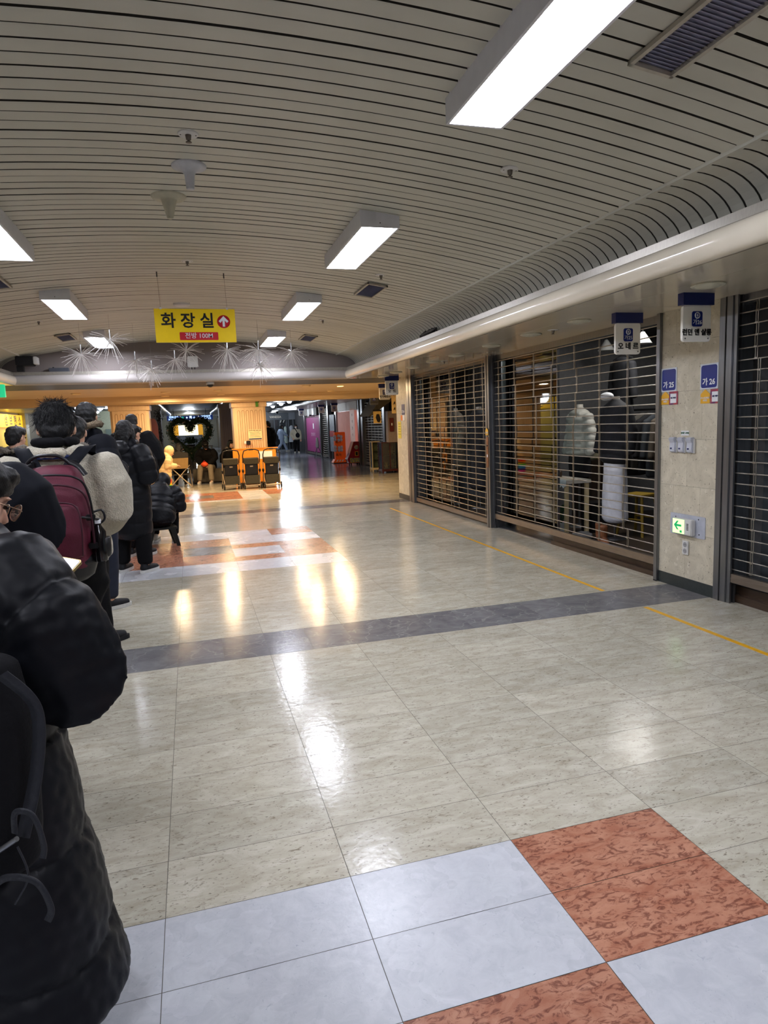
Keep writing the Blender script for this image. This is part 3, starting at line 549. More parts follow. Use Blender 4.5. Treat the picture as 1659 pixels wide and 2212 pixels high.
# ------------------------------------------------------------------ shop interiors
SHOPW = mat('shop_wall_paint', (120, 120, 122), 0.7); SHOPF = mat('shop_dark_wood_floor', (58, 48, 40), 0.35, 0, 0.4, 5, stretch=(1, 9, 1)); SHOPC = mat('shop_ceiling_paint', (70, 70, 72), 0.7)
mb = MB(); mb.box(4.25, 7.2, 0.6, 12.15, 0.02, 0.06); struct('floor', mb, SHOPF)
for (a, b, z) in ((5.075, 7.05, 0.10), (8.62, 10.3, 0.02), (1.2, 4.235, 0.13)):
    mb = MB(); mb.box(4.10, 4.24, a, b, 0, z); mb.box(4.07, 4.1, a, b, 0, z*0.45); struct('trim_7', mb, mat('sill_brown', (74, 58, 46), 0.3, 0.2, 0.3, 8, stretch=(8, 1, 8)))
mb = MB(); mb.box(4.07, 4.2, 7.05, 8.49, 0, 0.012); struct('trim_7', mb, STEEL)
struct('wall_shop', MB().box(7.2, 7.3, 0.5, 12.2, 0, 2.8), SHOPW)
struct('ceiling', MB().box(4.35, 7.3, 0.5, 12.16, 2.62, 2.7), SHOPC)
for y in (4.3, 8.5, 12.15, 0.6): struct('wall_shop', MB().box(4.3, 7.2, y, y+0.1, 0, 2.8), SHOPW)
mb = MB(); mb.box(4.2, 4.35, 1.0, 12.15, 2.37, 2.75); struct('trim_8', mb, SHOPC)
# header rail
mb = MB(); mb.box(4.06, 4.2, 1.2, 12.15, 2.30, 2.37); struct('trim_8', mb, STEEL)
r = thing('window_1', (4.16, 7.77, 0), '', ''); 
for o in [r]:
    for k in ('label', 'category'): 
        if k in o: del o[k]
r['kind'] = 'structure'
MB().box(4.155, 4.165, 7.03, 8.47, 0.012, 2.3).build('pane', GLASS, r); MB().box(4.145, 4.175, 7.02, 7.035, 0, 2.3).build('window_frame', STEEL, r)
r = thing('window_2', (4.16, 10.7, 0), '', ''); r['kind'] = 'structure'
for k in ('label', 'category'):
    if k in r: del r[k]
MB().box(4.155, 4.165, 10.32, 11.86, 0.012, 2.3).build('pane', GLASS, r); MB().box(4.145, 4.175, 10.31, 10.325, 0, 2.3).build('window_frame', STEEL, r)
r = thing('window_3', (4.2, 2.7, 0), '', ''); r['kind'] = 'structure'
for k in ('label', 'category'):
    if k in r: del r[k]
FROST = mat('frosted_blue_glass', (128, 152, 156), 0.35, 0, 0.06, 2, stretch=(1, 1, 12), coat=0.3)
MB().box(4.33, 4.34, 1.2, 3.62, 0.2, 2.2).build('pane', FROST, r); MB().box(4.32, 4.35, 3.62, 3.66, 0.13, 2.37).build('window_frame', STEEL, r); MB().box(4.3, 4.36, 1.2, 3.66, 0.13, 0.2).build('window_frame', STEEL, r)
struct('wall_shop', MB().box(4.4, 4.42, 0.7, 4.3, 0, 2.37), mat('dim_blue_grey', (84, 90, 94), 0.6))
lamp('shop_fill_light', 'AREA', (5.2, 6.7, 2.6), 20, (1, 0.97, 0.92), 0.8); lamp('shop_fill_light', 'AREA', (5.2, 10.3, 2.6), 14, (1, 0.97, 0.92), 0.8)  # unseen fill added to brighten the dark shop interiors
# ------------------------------------------------------------------ left side of the near hall
struct('wall_left', MB().box(-4.05, -3.9, -4.4, 12.9, 0, 2.37), mat('left_wall_paint', (150, 146, 136), 0.6))
mb = MB(); mb.box(-3.9, -3.86, -4.4, 12.9, 0, 0.1); struct('baseboard_left', mb, DGRAN)
r = thing('exit_sign', (-2.83, 11.9, 2.37), 'green lit exit sign cut by the left edge of the photo', 'exit sign')
MB().box(-0.2, 0.09, -0.03, 0.03, -0.22, -0.02).build('lightbox', mat('green_lit_sign', (30, 150, 100), 0.4, emit=(40, 190, 130), estr=0.8), r, world=False, bevel=0.005); MB().box(-0.01, 0.01, -0.01, 0.01, -0.02, 0).build('hanger', STEEL, r, world=False)
# ------------------------------------------------------------------ crossing: side walls and columns
def column(x0, x1, y0, y1, h, m, nm, lab, flutes=6):
    r = thing('column', ((x0+x1)/2, (y0+y1)/2, 0), lab, 'column')
    mb = MB(); w = (x1-x0)/2; d = (y1-y0)/2; e = 0.06
    mb.prism([(-w+e, -d), (w-e, -d), (w, -d+e), (w, d-e), (w-e, d), (-w+e, d), (-w, d-e), (-w, -d+e)], 2, 0, h-0.14); mb.build('shaft', m, r, world=False)
    mb = MB(); mb.box(-w-0.03, w+0.03, -d-0.03, d+0.03, h-0.14, h); mb.build('capital', m, r, world=False, bevel=0.01)
    for k in range(flutes):
        cx = -w+0.09+(2*w-0.18)*(k+0.5)/flutes; q = 0.032
        pts = [(cx-q, 0.3)]+[(cx-q*math.cos(a), h-0.26+q*1.2*math.sin(a)) for a in [PI*t/8 for t in range(9)]]+[(cx+q, 0.3)]
        mb = MB(); mb.tube([(p[0], -d-0.002, p[1]) for p in pts], 0.0045, 5, smooth=False); mb.build('flute', mat('flute_edge', (146, 106, 62), 0.6) if k == 0 and m is WOODC else FL[0], r, world=False) if False else mb.build('flute', FL[1] if m is WOODC else FL[0], r, world=False)
    return r
FL = [mat('grey_flute_edge', (120, 106, 100), 0.6), mat('wood_flute_edge', (150, 112, 70), 0.6)]
column(-1.90, -0.97, 18.2, 19.1, 2.21, WOODC, '', 'fluted warm wood column behind the queue, left of the flower heart')
column(1.13, 1.99, 18.2, 19.1, 2.21, WOODC, '', 'fluted warm wood column behind the strollers')
MAUVE = mat('mauve_column_panel', (150, 132, 128), 0.6, 0, 0.06, 4)
column(-1.5, -0.95, 25, 26, 2.4, PLAST, '', 'grey column beyond the left wooden column')
column(1.05, 1.75, 24.5, 25.5, 2.4, MAUVE, '', 'mauve fluted column beyond the strollers and woman', 4)
for (xa, xb, nm) in ((6.1, 6.25, 'wall_right'), (-6.15, -6.0, 'wall_left')):
    struct(nm, MB().box(xa, xb, 12.9, 19.0 if xa > 0 else 24.0, 0, 2.6), PLAST)
struct('wall_right', MB().box(4.3, 6.25, 12.75, 12.9, 0, 2.6), WALLST); struct('wall_left', MB().box(-6.1, -4.05, 12.75, 12.9, 0, 2.6), WALLST)
# passage ceilings: dark slats with pale coved soffits
mb = MB(); mb.box(-3.9, -2.2, 18.5, 62, 2.72, 2.78); mb.box(-4.7, 4.7, 18.5, 62, 2.74, 2.80)
struct('ceiling', mb, DCEIL)
PALE = mat('pale_soffit_paint', (176, 172, 168), 0.35, coat=0.3)
for (a, b) in ((4.75, 6.2), (-6.1, -4.65), (1.25, 2.5), (-2.4, -1.0)):
    mb = MB(); mb.box(a, b, 18.5, 42.2 if abs(a) > 3 else 46, 2.37, 2.42); struct('ceiling', mb, PALE)
for x, s in ((4.75, -1), (-4.65, 1), (1.25, -1), (2.5, 1), (-2.4, -1), (-1.0, 1)):
    mb = MB(); mb.tube([(x, 18.5, 2.45), (x, 39.5, 2.45)], 0.08, 8); struct('trim_9', mb, PALE)
struct('wall_end', MB().box(2.0, 6.6, 42.4, 42.6, 0, 2.9), mat('dim_wall', (110, 112, 118), .6))
struct('wall_end', MB().box(-6.2, -2.0, 39.6, 39.8, 0, 2.75), mat('pale_green_wall', (190, 196, 172), .6))
PLB = ['beside the wooden column, rear one', 'beside the wooden column, front one', 'farthest of all in front of the end wall', 'second from the end wall', 'third from the end wall', 'middle one farther from the column', 'nearest to the crossing ceiling']
WLB = ['above the space before the flower heart', 'front one above the strollers', 'second from the hanging unit signs', 'rear one left of the far stone pillar', 'the bright one just left of the hanging unit signs', 'rearmost on the right, before the orange display stand', 'front, above the standing queue', 'leftmost, near the green exit sign', 'rear, right beside the left wooden column', 'rear, before the right wooden column']
DISCM = mat('passage_light_lens', (240, 245, 255), 0.5, emit=(225, 238, 255), estr=6.5); WDISC = mat('warm_downlight_lens', (255, 220, 150), 0.5, emit=(255, 205, 120), estr=6.0)
rows_ = [(3.8, 32.94), (3.62, 28.6), (4.55, 37.9), (4.53, 34.2), (4.53, 31.3), (4.53, 28.3), (3.5, 23.5)]
for i, (x, y) in enumerate(rows_+[(-x, y) for x, y in rows_]):
    r = thing('passage_light', (x, y, 2.72), 'bright round light of the %s passage, %s' % ('right-hand' if i < 7 else 'left-hand', PLB[i % 7]), 'light', 'ceiling lights of the %s passage' % ('right-hand' if i < 7 else 'left-hand'))
    MB().lathe([(0.0, -0.15), (0.06, -0.14), (0.10, -0.10), (0.11, -0.05)], (0, 0, 0), 20).build('lens', DISCM, r, world=False); MB().lathe([(0.2, -0.05), (0.21, -0.03), (0.21, 0.0)], (0, 0, 0), 20).build('ring', LHOUS, r, world=False)
for i, (x, y) in enumerate([(-0.45, 15.5), (0.65, 15.2), (2.45, 14.3), (2.5, 16.5), (3.3, 14.8), (3.45, 16.6), (-2.2, 15.2), (-4.6, 15.4), (-0.5, 17.0), (0.8, 17.0)]):
    r = thing('warm_downlight', (x, y, 2.372), 'warm round downlight of the crossing, ' + WLB[i], 'light', 'warm downlights of the crossing')
    q = 0.012 if i == 4 else 0.004; MB().lathe([(0.0, -q), (0.07, -q), (0.075, -q+0.003)], (0, 0, 0), 20).build('lens', WDISC, r, world=False); qq = 0.008 if i == 4 else 0.028; MB().lathe([(0.078, -0.001), (0.079, -qq), (0.088, -qq), (0.1, 0.0)], (0, 0, 0), 20).build('ring', WARMC, r, world=False)
# ------------------------------------------------------------------ right passage shop fronts (wall x = 6.1)
def front(y0, y1, m, z0=0.0, z1=2.37, x=6.12, name='wall_right'): struct(name, MB().box(x, x+0.1, y0, y1, z0, z1), m)
front(19.0, 42.5, mat('shopfront_grey', (92, 92, 96), 0.6), x=6.4)
for y in (20.9, 23.75, 24.25, 28.3, 30.0, 31.9, 36.5):
    struct('trim_10', MB().box(6.02, 6.2, y-0.12, y+0.12, 0, 2.37), STEEL)
def slatshutter(y0, y1, m, lab, bulge=False, x=6.12):
    r = thing('shop_shutter', (x, (y0+y1)/2, 0), lab, 'shutter'); mb = MB(); n = 24
    for k in range(n):
        z = 0.12+k*0.092
        for j in range(6):
            a, b = y0+(y1-y0)*j/6, y0+(y1-y0)*(j+1)/6
            s = -0.35*math.sin(PI*j/6)*(1-k/10) if (bulge and k < 10) else 0; s2 = -0.35*math.sin(PI*(j+1)/6)*(1-k/10) if (bulge and k < 10) else 0
            mb.tube([(x+s*0.4, a, z+s*0.25), (x+s2*0.4, b, z+s2*0.25)], 0.012, 4)
        if k < n-1:
            for j in range(7): mb.box(x-0.004, x+0.004, y0+(y1-y0)*j/6-0.01, y0+(y1-y0)*j/6+0.01, z, z+0.092)
    mb.build('grille', ROD, r); mb = MB(); mb.box(x-0.03, x+0.02, y0, y1, 0.04, 0.12); mb.build('bottom_bar', BRASSB, r)
    mb = MB(); mb.box(x+0.1, x+0.12, y0, y1, 0.1, 2.3); mb.build('backing', m, r); return r
slatshutter(21.05, 23.6, mat('dim_shop_dark', (60, 62, 66), 0.6), 'grey grille shutter behind the two display cabinets')
slatshutter(30.15, 31.75, mat('dim_shop_dark', (60, 70, 66), 0.6), 'grey sagging grille shutter between the magenta shutter and the poster banner', True)
MAG = mat('magenta_cloth', (140, 44, 108), 0.6, 0, 0.1, 5)
r = slatshutter(32.1, 36.3, MAG, 'magenta shop shutter of the far passage'); 
MB().box(6.1, 6.14, 32.15, 36.25, 0.18, 1.92).build('curtain', MAG, r); MB().box(6.08, 6.1, 33.9, 34.15, 1.35, 1.62).build('white_sticker', WHT, r)
text(r, '알뜰 의류 매장', 0.2, (6.09, 34.2, 1.05), R_, U_, mat('pale_pink_print', (210, 170, 200), .5), 0); text(r, 'OPEN 11:00', 0.18, (6.09, 34.2, 0.75), R_, U_, mat('pale_pink_print', (200, 150, 190), .5), 0) if False else None
r = thing('stacked_boxes', (6.1, 34.2, 2.0), 'dark clutter piled above the magenta shutter', 'boxes')
for k in range(6): MB().box(5.93, 6.06, 32.2+k*0.68, 32.8+k*0.68, 2.0+0.06*((k*7) % 3)/2, 2.366).build('box', BLACKP if k % 2 else mat('dusty_box', (80, 76, 72), .6), r)
# pink curtains shop
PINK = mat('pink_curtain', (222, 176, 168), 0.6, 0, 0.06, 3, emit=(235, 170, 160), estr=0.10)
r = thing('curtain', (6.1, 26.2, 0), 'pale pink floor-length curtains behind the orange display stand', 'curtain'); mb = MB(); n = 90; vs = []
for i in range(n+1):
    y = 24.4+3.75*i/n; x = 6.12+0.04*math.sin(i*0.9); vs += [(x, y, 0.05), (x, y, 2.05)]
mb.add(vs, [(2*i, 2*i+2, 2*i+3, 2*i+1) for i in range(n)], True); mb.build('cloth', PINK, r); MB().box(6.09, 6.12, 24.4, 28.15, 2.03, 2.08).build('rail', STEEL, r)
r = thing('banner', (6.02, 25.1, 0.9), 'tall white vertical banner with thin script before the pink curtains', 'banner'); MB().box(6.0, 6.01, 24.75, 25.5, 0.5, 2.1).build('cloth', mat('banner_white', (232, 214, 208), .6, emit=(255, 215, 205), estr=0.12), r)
for k, ch in enumerate('보석함수'): text(r, ch, 0.13, (5.995, 25.1, 1.85-k*0.25), R_, U_, INK, 0)
struct('trim_10', MB().box(6.0, 6.12, 24.35, 28.2, 2.05, 2.37), mat('white_fascia', (190, 182, 172), .5))
r = thing('poster_banner', (6.0, 28.9, 0), 'narrow standing poster board left of the orange display stand', 'poster'); MB().box(5.98, 6.0, 28.4, 29.4, 0.35, 1.95).build('board', mat('poster_grey_blue', (150, 158, 172), .5, 0, .4, 6), r); MB().box(5.96, 5.98, 28.45, 29.35, 1.0, 1.25).build('red_print', SRED, r); MB().box(5.96, 6.04, 28.85, 28.95, 0, 0.35).build('stand', STEEL, r)
# orange display stand
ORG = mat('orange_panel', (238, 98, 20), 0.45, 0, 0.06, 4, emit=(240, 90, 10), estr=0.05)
r = thing('display_stand', (5.65, 26.0, 0), 'tall orange display stand hung with clear plastic packs', 'display stand')
mb = MB(); mb.box(-0.2, 0.22, -0.14, 0.14, 0.12, 1.22); mb.build('panel', ORG, r, world=False, bevel=0.02)
mb = MB(); mb.prism([(-0.32, 0.03), (0.32, 0.03), (0.24, 0.16), (-0.24, 0.16)], 1, -0.2, 0.2); mb.build('base', ORG, r, world=False); MB().box(-0.3, 0.3, -0.19, 0.19, 0, 0.03).build('skid', BLACKP, r, world=False)
CLR = mat('clear_film_pack', (204, 206, 220), 0.15, 0, 0.25, 30); rn = random.Random(8)
for zz in (1.05, 0.93, 0.62, 0.52):
    for k in range(3):
        MB().ell((-0.16+0.1*k-(0.05 if k == 0 else 0), -0.19, zz+rn.uniform(-.02, .02)), (0.065, 0.05, 0.07), 7).build('hanging_pack', CLR, r, world=False)
for k in range(3): MB().prism([(-0.2+k*0.11, 0.07), (-0.15+k*0.11, 0.07), (-0.11+k*0.11, 0.14), (-0.16+k*0.11, 0.14)], 1, -0.205, -0.19).build('white_stripe', WHT, r, world=False)
for zz in (0.82, 0.32): text(r, '특가', 0.12, (-0.08, -0.146, zz), (1, 0, 0), U_, INK, 0.01, world=False)
# red coin ride
RED = mat('dark_red_lacquer', (140, 16, 32), 0.35, 0, 0.06)
r = thing('display_box', (5.86, 24.5, 0), 'red slanted play box with a round window and a cartoon strip at its foot', 'play box')
MB().prism([(-0.24, 0.07), (0.22, 0.07), (0.2, 0.86), (-0.02, 0.86), (-0.18, 0.45), (-0.3, 0.22)], 1, -0.2, 0.2).build('cabinet', RED, r, world=False)
mb = MB(); mb.lathe([(0, -0.004), (0.075, -0.004), (0.08, 0)], (0.06, -0.2, 0.65), 20, ax=1); mb.build('window', mat('pale_window', (214, 196, 170), .4, rgb2=(60, 50, 50), scale=9), r, world=False)
mb = MB(); mb.box(-0.2, 0.2, -0.215, -0.2, 0.09, 0.26); mb.build('picture_strip', mat('colour_strip', (210, 190, 60), .5, rgb2=(60, 70, 130), scale=22), r, world=False); MB().box(0, 0.12, -0.21, -0.2, 0.33, 0.5).build('yellow_plate', YST, r, world=False); MB().box(0.02, 0.1, -0.215, -0.21, 0.35, 0.48).build('dark_plate', DARK, r, world=False)
MB().prism([(-0.2, 0.45), (-0.18, 0.45), (-0.03, 0.86), (-0.05, 0.86)], 1, -0.21, 0.21).build('orange_edge', mat('orange_edge', (220, 120, 60), .4), r, world=False)
for sx in (-0.15, 0.15): MB().lathe([(0, -0.02), (0.035, -0.02), (0.035, 0.02), (0, 0.02)], (sx, -0.15, 0.035), 12, ax=0).build('wheel', BLACKP, r, world=False)
for sx in (-0.15, 0.15): MB().lathe([(0, -0.02), (0.035, -0.02), (0.035, 0.02), (0, 0.02)], (sx, 0.15, 0.035), 12, ax=0).build('wheel', BLACKP, r, world=False)
# display cabinets
BRW = mat('dark_cherry_wood', (72, 26, 24), 0.35, 0, 0.25, 6, stretch=(1, 1, 6)); CRW = mat('cream_wood', (206, 186, 144), 0.45)
def cabinet(x, y, w, d, h, m, lab, shelves, door=False):
    r = thing('display_cabinet', (x, y, 0), lab, 'cabinet'); mb = MB(); t = 0.025; f = 0.05
    for sx in (-w/2, w/2-t):
        for sy in (-d/2, d/2-t): mb.box(sx, sx+t, sy, sy+t, f+0.05, h-0.03)
    mb.build('frame', m, r, world=False); MB().box(-w/2-0.01, w/2+0.01, -d/2-0.01, d/2+0.01, h-0.03, h).build('top', m, r, world=False, bevel=0.005); 
    MB().box(-w/2-0.01, w/2+0.01, -d/2-0.01, d/2+0.01, f, f+0.07).build('plinth', m, r, world=False, bevel=0.005); MB().box(-w/2+t, w/2-t, d/2-0.015, d/2-0.005, f+0.07, h-0.03).build('back_panel', m, r, world=False)
    for k in range(shelves): z = f+0.07+(h-f-0.1)*(k+1)/(shelves+1); MB().box(-w/2+t, w/2-t, -d/2+t, d/2-t, z-0.012, z).build('shelf', m, r, world=False)
    MB().box(-w/2+t, w/2-t, -d/2+0.01, -d/2+0.014, f+0.07, h-0.03).build('front_pane', GLASS, r, world=False); MB().box(-w/2+0.01, -w/2+0.014, -d/2+t, d/2-t, f+0.07, h-0.03).build('side_pane', GLASS, r, world=False)
    for sx in (-w/2, w/2-0.04):
        for sy in (-d/2, d/2-0.04): MB().box(sx, sx+0.04, sy, sy+0.04, 0, f).build('foot', m, r, world=False)
    if door: MB().box(-0.015, 0.015, -d/2-0.004, -d/2+0.012, f+0.07, h-0.03).build('door_stile', m, r, world=False)
    return r
cabinet(5.78, 19.65, 0.52, 0.42, 0.94, BRW, 'dark cherry display cabinet holding two teddy bears', 1, True); cabinet(5.585, 20.5, 0.26, 0.3, 0.95, CRW, 'narrow cream display cabinet beside the dark cherry one', 2)
BEAR = mat('tan_plush', (176, 138, 88), 0.9, 0, 0.2, 40, bump=0.6)
def bear(x, y, z, s, lab):
    r = thing('teddy_bear', (x, y, z), lab, 'toy'); MB().ell((0, 0, 0.08*s), (0.07*s, 0.06*s, 0.085*s), 12).build('torso', BEAR, r, world=False); MB().ell((0, -0.01*s, 0.2*s), (0.06*s, 0.055*s, 0.055*s), 12).build('head', BEAR, r, world=False)
    for sx in (-1, 1):
        MB().ell((sx*0.045*s, 0, 0.25*s), (0.02*s, 0.012*s, 0.02*s), 8).build('ear', BEAR, r, world=False); MB().ell((sx*0.06*s, -0.07*s, 0.025*s), (0.028*s, 0.06*s, 0.026*s), 8).build('leg', BEAR, r, world=False); MB().ell((sx*0.085*s, -0.03*s, 0.11*s), (0.022*s, 0.045*s, 0.03*s), 8).build('arm', BEAR, r, world=False)
    MB().ell((0, -0.065*s, 0.19*s), (0.012*s, 0.01*s, 0.009*s), 8).build('nose', BLACKP, r, world=False)
bear(5.9, 19.65, 0.135, 1.0, 'tan teddy bear on the lower shelf of the dark cabinet'); bear(5.88, 19.66, 0.54, 0.95, 'tan teddy bear on the upper shelf of the dark cabinet'); bear(5.7, 19.62, 0.135, 0.7, 'smaller plush toy low in the dark cabinet')
# awning, panel, banner, poster right of the passage
r = thing('awning', (5.5, 19.4, 2.0), 'dark olive awning above the display cabinets', 'awning'); MB().prism([(-0.5, -0.28), (-0.45, -0.28), (0.5, 0.35), (-0.05, 0.35)], 1, -0.6, 0.6).build('cloth', mat('olive_awning', (70, 66, 54), .6), r, world=False); MB().box(0.45, 0.6, -0.6, 0.6, 0.2, 0.35).build('wall_bracket', STEEL, r, world=False)
struct('wall_right', MB().box(5.62, 6.1, 19.0, 19.25, 0.94, 1.85), mat('mauve_panel', (138, 124, 116), .6))
r = thing('fire_box', (5.72, 18.98, 1.45), 'dark red box mounted on the mauve wall panel', 'box'); MB().box(-0.06, 0.06, -0.03, 0.02, -0.2, 0.2).build('case', mat('dull_red_box', (96, 34, 30), .5), r, world=False, bevel=0.01); MB().box(-0.02, 0.02, -0.035, -0.03, -0.02, 0.05).build('label', WHITEP, r, world=False)
r = thing('hanging_banner', (4.9, 16.0, 2.37), 'cream hanging banner with black brush figures beside the far stone pillar', 'banner'); MB().box(-0.055, 0.055, -0.004, 0.004, -0.63, -0.2).build('cloth', mat('cream_banner', (216, 186, 126), .6), r, world=False); MB().box(-0.003, 0.003, -0.003, 0.003, -0.2, 0).build('cord', DARK, r, world=False)
for z in (-0.38, -0.52): MB().prism([(-0.03, z-0.05), (0.0, z+0.01), (0.02, z+0.05), (0.035, z+0.02), (0.03, z-0.05), (0.01, z-0.01)], 1, -0.007, -0.004).build('brush_mark', INK, r, world=False)
r = thing('hanging_poster', (5.2, 18.65, 2.37), 'cream poster with a dark figure hanging below the dim grey sign', 'poster'); MB().box(-0.115, 0.115, -0.005, 0.005, -0.86, -0.52).build('paper', mat('cream_poster', (202, 170, 96), .5), r, world=False); MB().box(-0.12, 0.12, -0.008, 0.008, -0.52, -0.47).build('rod', DARK, r, world=False); MB().prism([(-0.02, -0.6), (0.06, -0.6), (0.1, -0.75), (0.06, -0.84), (0.0, -0.82), (-0.05, -0.7)], 1, -0.008, -0.005).build('figure', INK, r, world=False); MB().box(-0.11, 0.11, -0.005, 0.005, -0.92, -0.87).build('caption_strip', DARK, r, world=False); MB().box(-0.002, 0.002, -0.002, 0.002, -0.47, 0).build('cord', DARK, r, world=False)
# stickers on the far stone pillar
r = thing('unit_number_sign', (3.998, 12.45, 1.76), 'narrow blue unit number sticker on the far stone pillar', 'sign'); MB().box(-0.003, 0, -0.09, 0.09, -0.1, 0.1).build('panel', NAVYD, r, world=False); text(r, '가 24', 0.07, (-0.0042, 0, -0.045), R_, U_, WHT, 0.02, world=False)
r = thing('small_poster', (3.998, 12.5, 1.60), 'small orange and white sticker on the far stone pillar', 'sticker'); MB().box(-0.003, 0, 0, 0.12, -0.05, 0.05).build('orange_half', mat('orange_sticker', (220, 120, 40), .5), r, world=False); MB().box(-0.003, 0, -0.12, -0.001, -0.05, 0.05).build('white_half', WHT, r, world=False)
r = thing('notice_sheet', (3.998, 12.72, 1.39), 'yellow paper notice on the far stone pillar', 'notice'); MB().box(-0.002, 0, -0.1, 0.1, -0.19, 0.14).build('paper', mat('yellow_paper', (206, 190, 70), .6), r, world=False); [MB().box(-0.003, -0.002, -0.07, 0.07, z, z+0.008).build('text_line', INK, r, world=False) for z in (0.09, 0.04, -0.01, -0.06, -0.11)]
# ------------------------------------------------------------------ end shop front VANESSA
VG = mat('shopfront_bluegrey', (92, 98, 106), 0.5); VD = mat('shop_interior_dark', (30, 36, 44), 0.3, coat=0.5)
r = thing('end_shop', (5.2, 42.2, 0), 'blue-grey shop front with the name VANESSA at the end of the right passage', 'shop front')
MB().box(-2.6, 0.75, -0.05, 0.1, 1.88, 2.37).build('fascia', VG, r, world=False); MB().box(0.75, 1.25, -0.05, 0.1, 1.88, 2.37).build('side_fascia', mat('fascia_pale', (128, 134, 144), .5), r, world=False)
text(r, 'VANESSA', 0.19, (-0.02, -0.06, 2.06), (1, 0, 0), U_, mat('pale_letters', (200, 196, 186), .5, emit=(220, 215, 200), estr=0.3), 0.0, world=False, sx=0.85)
MB().box(-2.6, 1.25, 0.08, 0.1, 0.08, 1.88).build('dark_glass', VD, r, world=False); MB().box(-2.6, 1.25, -0.05, 0.1, 0, 0.09).build('sill', mat('pale_sill', (150, 156, 166), .5), r, world=False)
for x in (-0.42, -0.1, 0.22, 0.6, 0.72, 1.0, 1.2, -1.2, -2.0): MB().box(x-0.035, x+0.035, -0.04, 0.08, 0.09, 1.88).build('mullion', VG, r, world=False)
for x in (-0.5, 0.24, 0.42): MB().tube([(x, -0.1, 1.72), (x+0.06, -0.14, 1.86)], 0.035, 8).build('spotlight', WHITEP, r, world=False)
r.scale = (1.065, 1.0, 1.03)
for (x, m_, z0, z1, w, lab) in ((5.35, mat('pale_blue_dress', (150, 176, 190), .8, rgb2=(190, 196, 170), scale=3), 0.5, 1.5, 0.13, 'pale blue and cream dress in the VANESSA shop window'), (5.95, mat('pale_grey_coat', (170, 176, 186), .8), 0.55, 1.55, 0.2, 'pale grey coat displayed at the right of the VANESSA shop window')):
    r = thing('mannequin', (min(x*1.065, 6.08), 41.7, 0), lab, 'mannequin'); MB().lathe([(w*0.3, z1+0.02), (w*0.7, z1-0.08), (w*0.62, z1-0.35), (w, z0+0.1), (w*1.05, z0)][::-1], (0, 0, 0), 14).build('garment', m_, r, world=False); MB().tube([(0, 0, 0), (0, 0, z0+0.02)], 0.015, 6).build('pole', STEEL, r, world=False); MB().lathe([(0.14, 0), (0.14, 0.015), (0, 0.02)], (0, 0, 0), 16).build('foot_plate', STEEL, r, world=False)
r = thing('dome_camera', (4.95, 39.4, 2.42), 'small dome camera before the VANESSA shop front', 'camera'); MB().lathe([(0.0, -0.16), (0.06, -0.13), (0.09, -0.05), (0.1, 0)], (0, 0, 0), 14).build('dome', BLACKP, r, world=False); MB().box(-0.12, 0.3, -0.03, 0.03, 0.0, 0.04).build('bracket', WHITEP, r, world=False); MB().box(-0.02, 0.02, -0.02, 0.02, 0.04, 0.33).build('stem', WHITEP, r, world=False)
r = thing('barrier_stand', (5.72, 31.2, 0), 'white-draped stand on thin legs before the magenta shutter', 'stand'); MB().lathe([(0.0, 0.95), (0.05, 0.94), (0.06, 0.8), (0.09, 0.55), (0.03, 0.45)][::-1], (0, 0, 0), 12).build('cloth', WHITEP, r, world=False)
for a in (0, 2.1, 4.2): MB().tube([(0, 0, 0.6), (0.25*math.cos(a), 0.25*math.sin(a), 0.0)], 0.012, 6).build('leg', STEEL, r, world=False)
# ------------------------------------------------------------------ middle hall: heart arch, departure screens, bright far end
LEAF = mat('dark_garland_leaves', (44, 64, 34), 0.6, 0, 0.5, 30); ROSE = mat('pale_rose', (190, 160, 140), .7, 0, 0.2)
r = thing('heart_flower_arch', (0.02, 23.0, 0.0), 'tall heart-shaped arch covered in green garland', 'flower arch')
def heart(t): return Vector((0.62*math.sin(t)**3*1.0, 0, (13*math.cos(t)-5*math.cos(2*t)-2*math.cos(3*t)-math.cos(4*t))/16*0.66+1.36))
hp = [heart(2*PI*k/60) for k in range(60)]
mb = MB(); mb.tube(hp, 0.085, 8, closed=True); mb.build('garland', LEAF, r, world=False); rn = random.Random(11)
mb = MB()
for k in range(4200):
    p = hp[rn.randrange(60)].lerp(hp[rn.randrange(60)], 0) ; j = rn.randrange(60); p = hp[j].lerp(hp[(j+1) % 60], rn.random()); d = Vector((rn.gauss(0, 1), rn.gauss(0, 1), rn.gauss(0, 1))).normalized(); c = p+d*rn.uniform(0.07, 0.19)
    a = Vector((rn.gauss(0, 1), rn.gauss(0, 1), rn.gauss(0, 1))).normalized()*0.035; b = d.cross(a).normalized()*0.013; mb.add([c-a, c+b, c+a, c-b], [(0, 1, 2, 3)])
o = mb.build('leaves', LEAF, r, world=False); o['kind'] = 'stuff'
for k in range(26):
    p = hp[(k*7) % 60]; a = rn.uniform(0, 2*PI); MB().ell((p.x+0.09*math.cos(a), -0.1, p.z+0.09*math.sin(a)), (0.028, 0.02, 0.028), 7).build('rose', ROSE, r, world=False)
MB().box(-0.35, 0.35, -0.15, 0.15, 0, 0.08).build('base', PLAST, r, world=False); MB().tube([(0, 0, 0.05), (0, 0, hp[30].z)], 0.012, 6).build('post', DARK, r, world=False)
r = thing('potted_plant', (0.0, 27.0, 0), 'green shrub in a dark pot on a pedestal seen through the flower heart', 'plant'); MB().lathe([(0.14, 0.75), (0.17, 0.98), (0.0, 0.98)], (0, 0, 0), 14).build('pot', mat('dark_pot', (60, 64, 76), .5), r, world=False); MB().box(-0.16, 0.16, -0.16, 0.16, 0, 0.75).build('pedestal', PLAST, r, world=False); mb = MB()
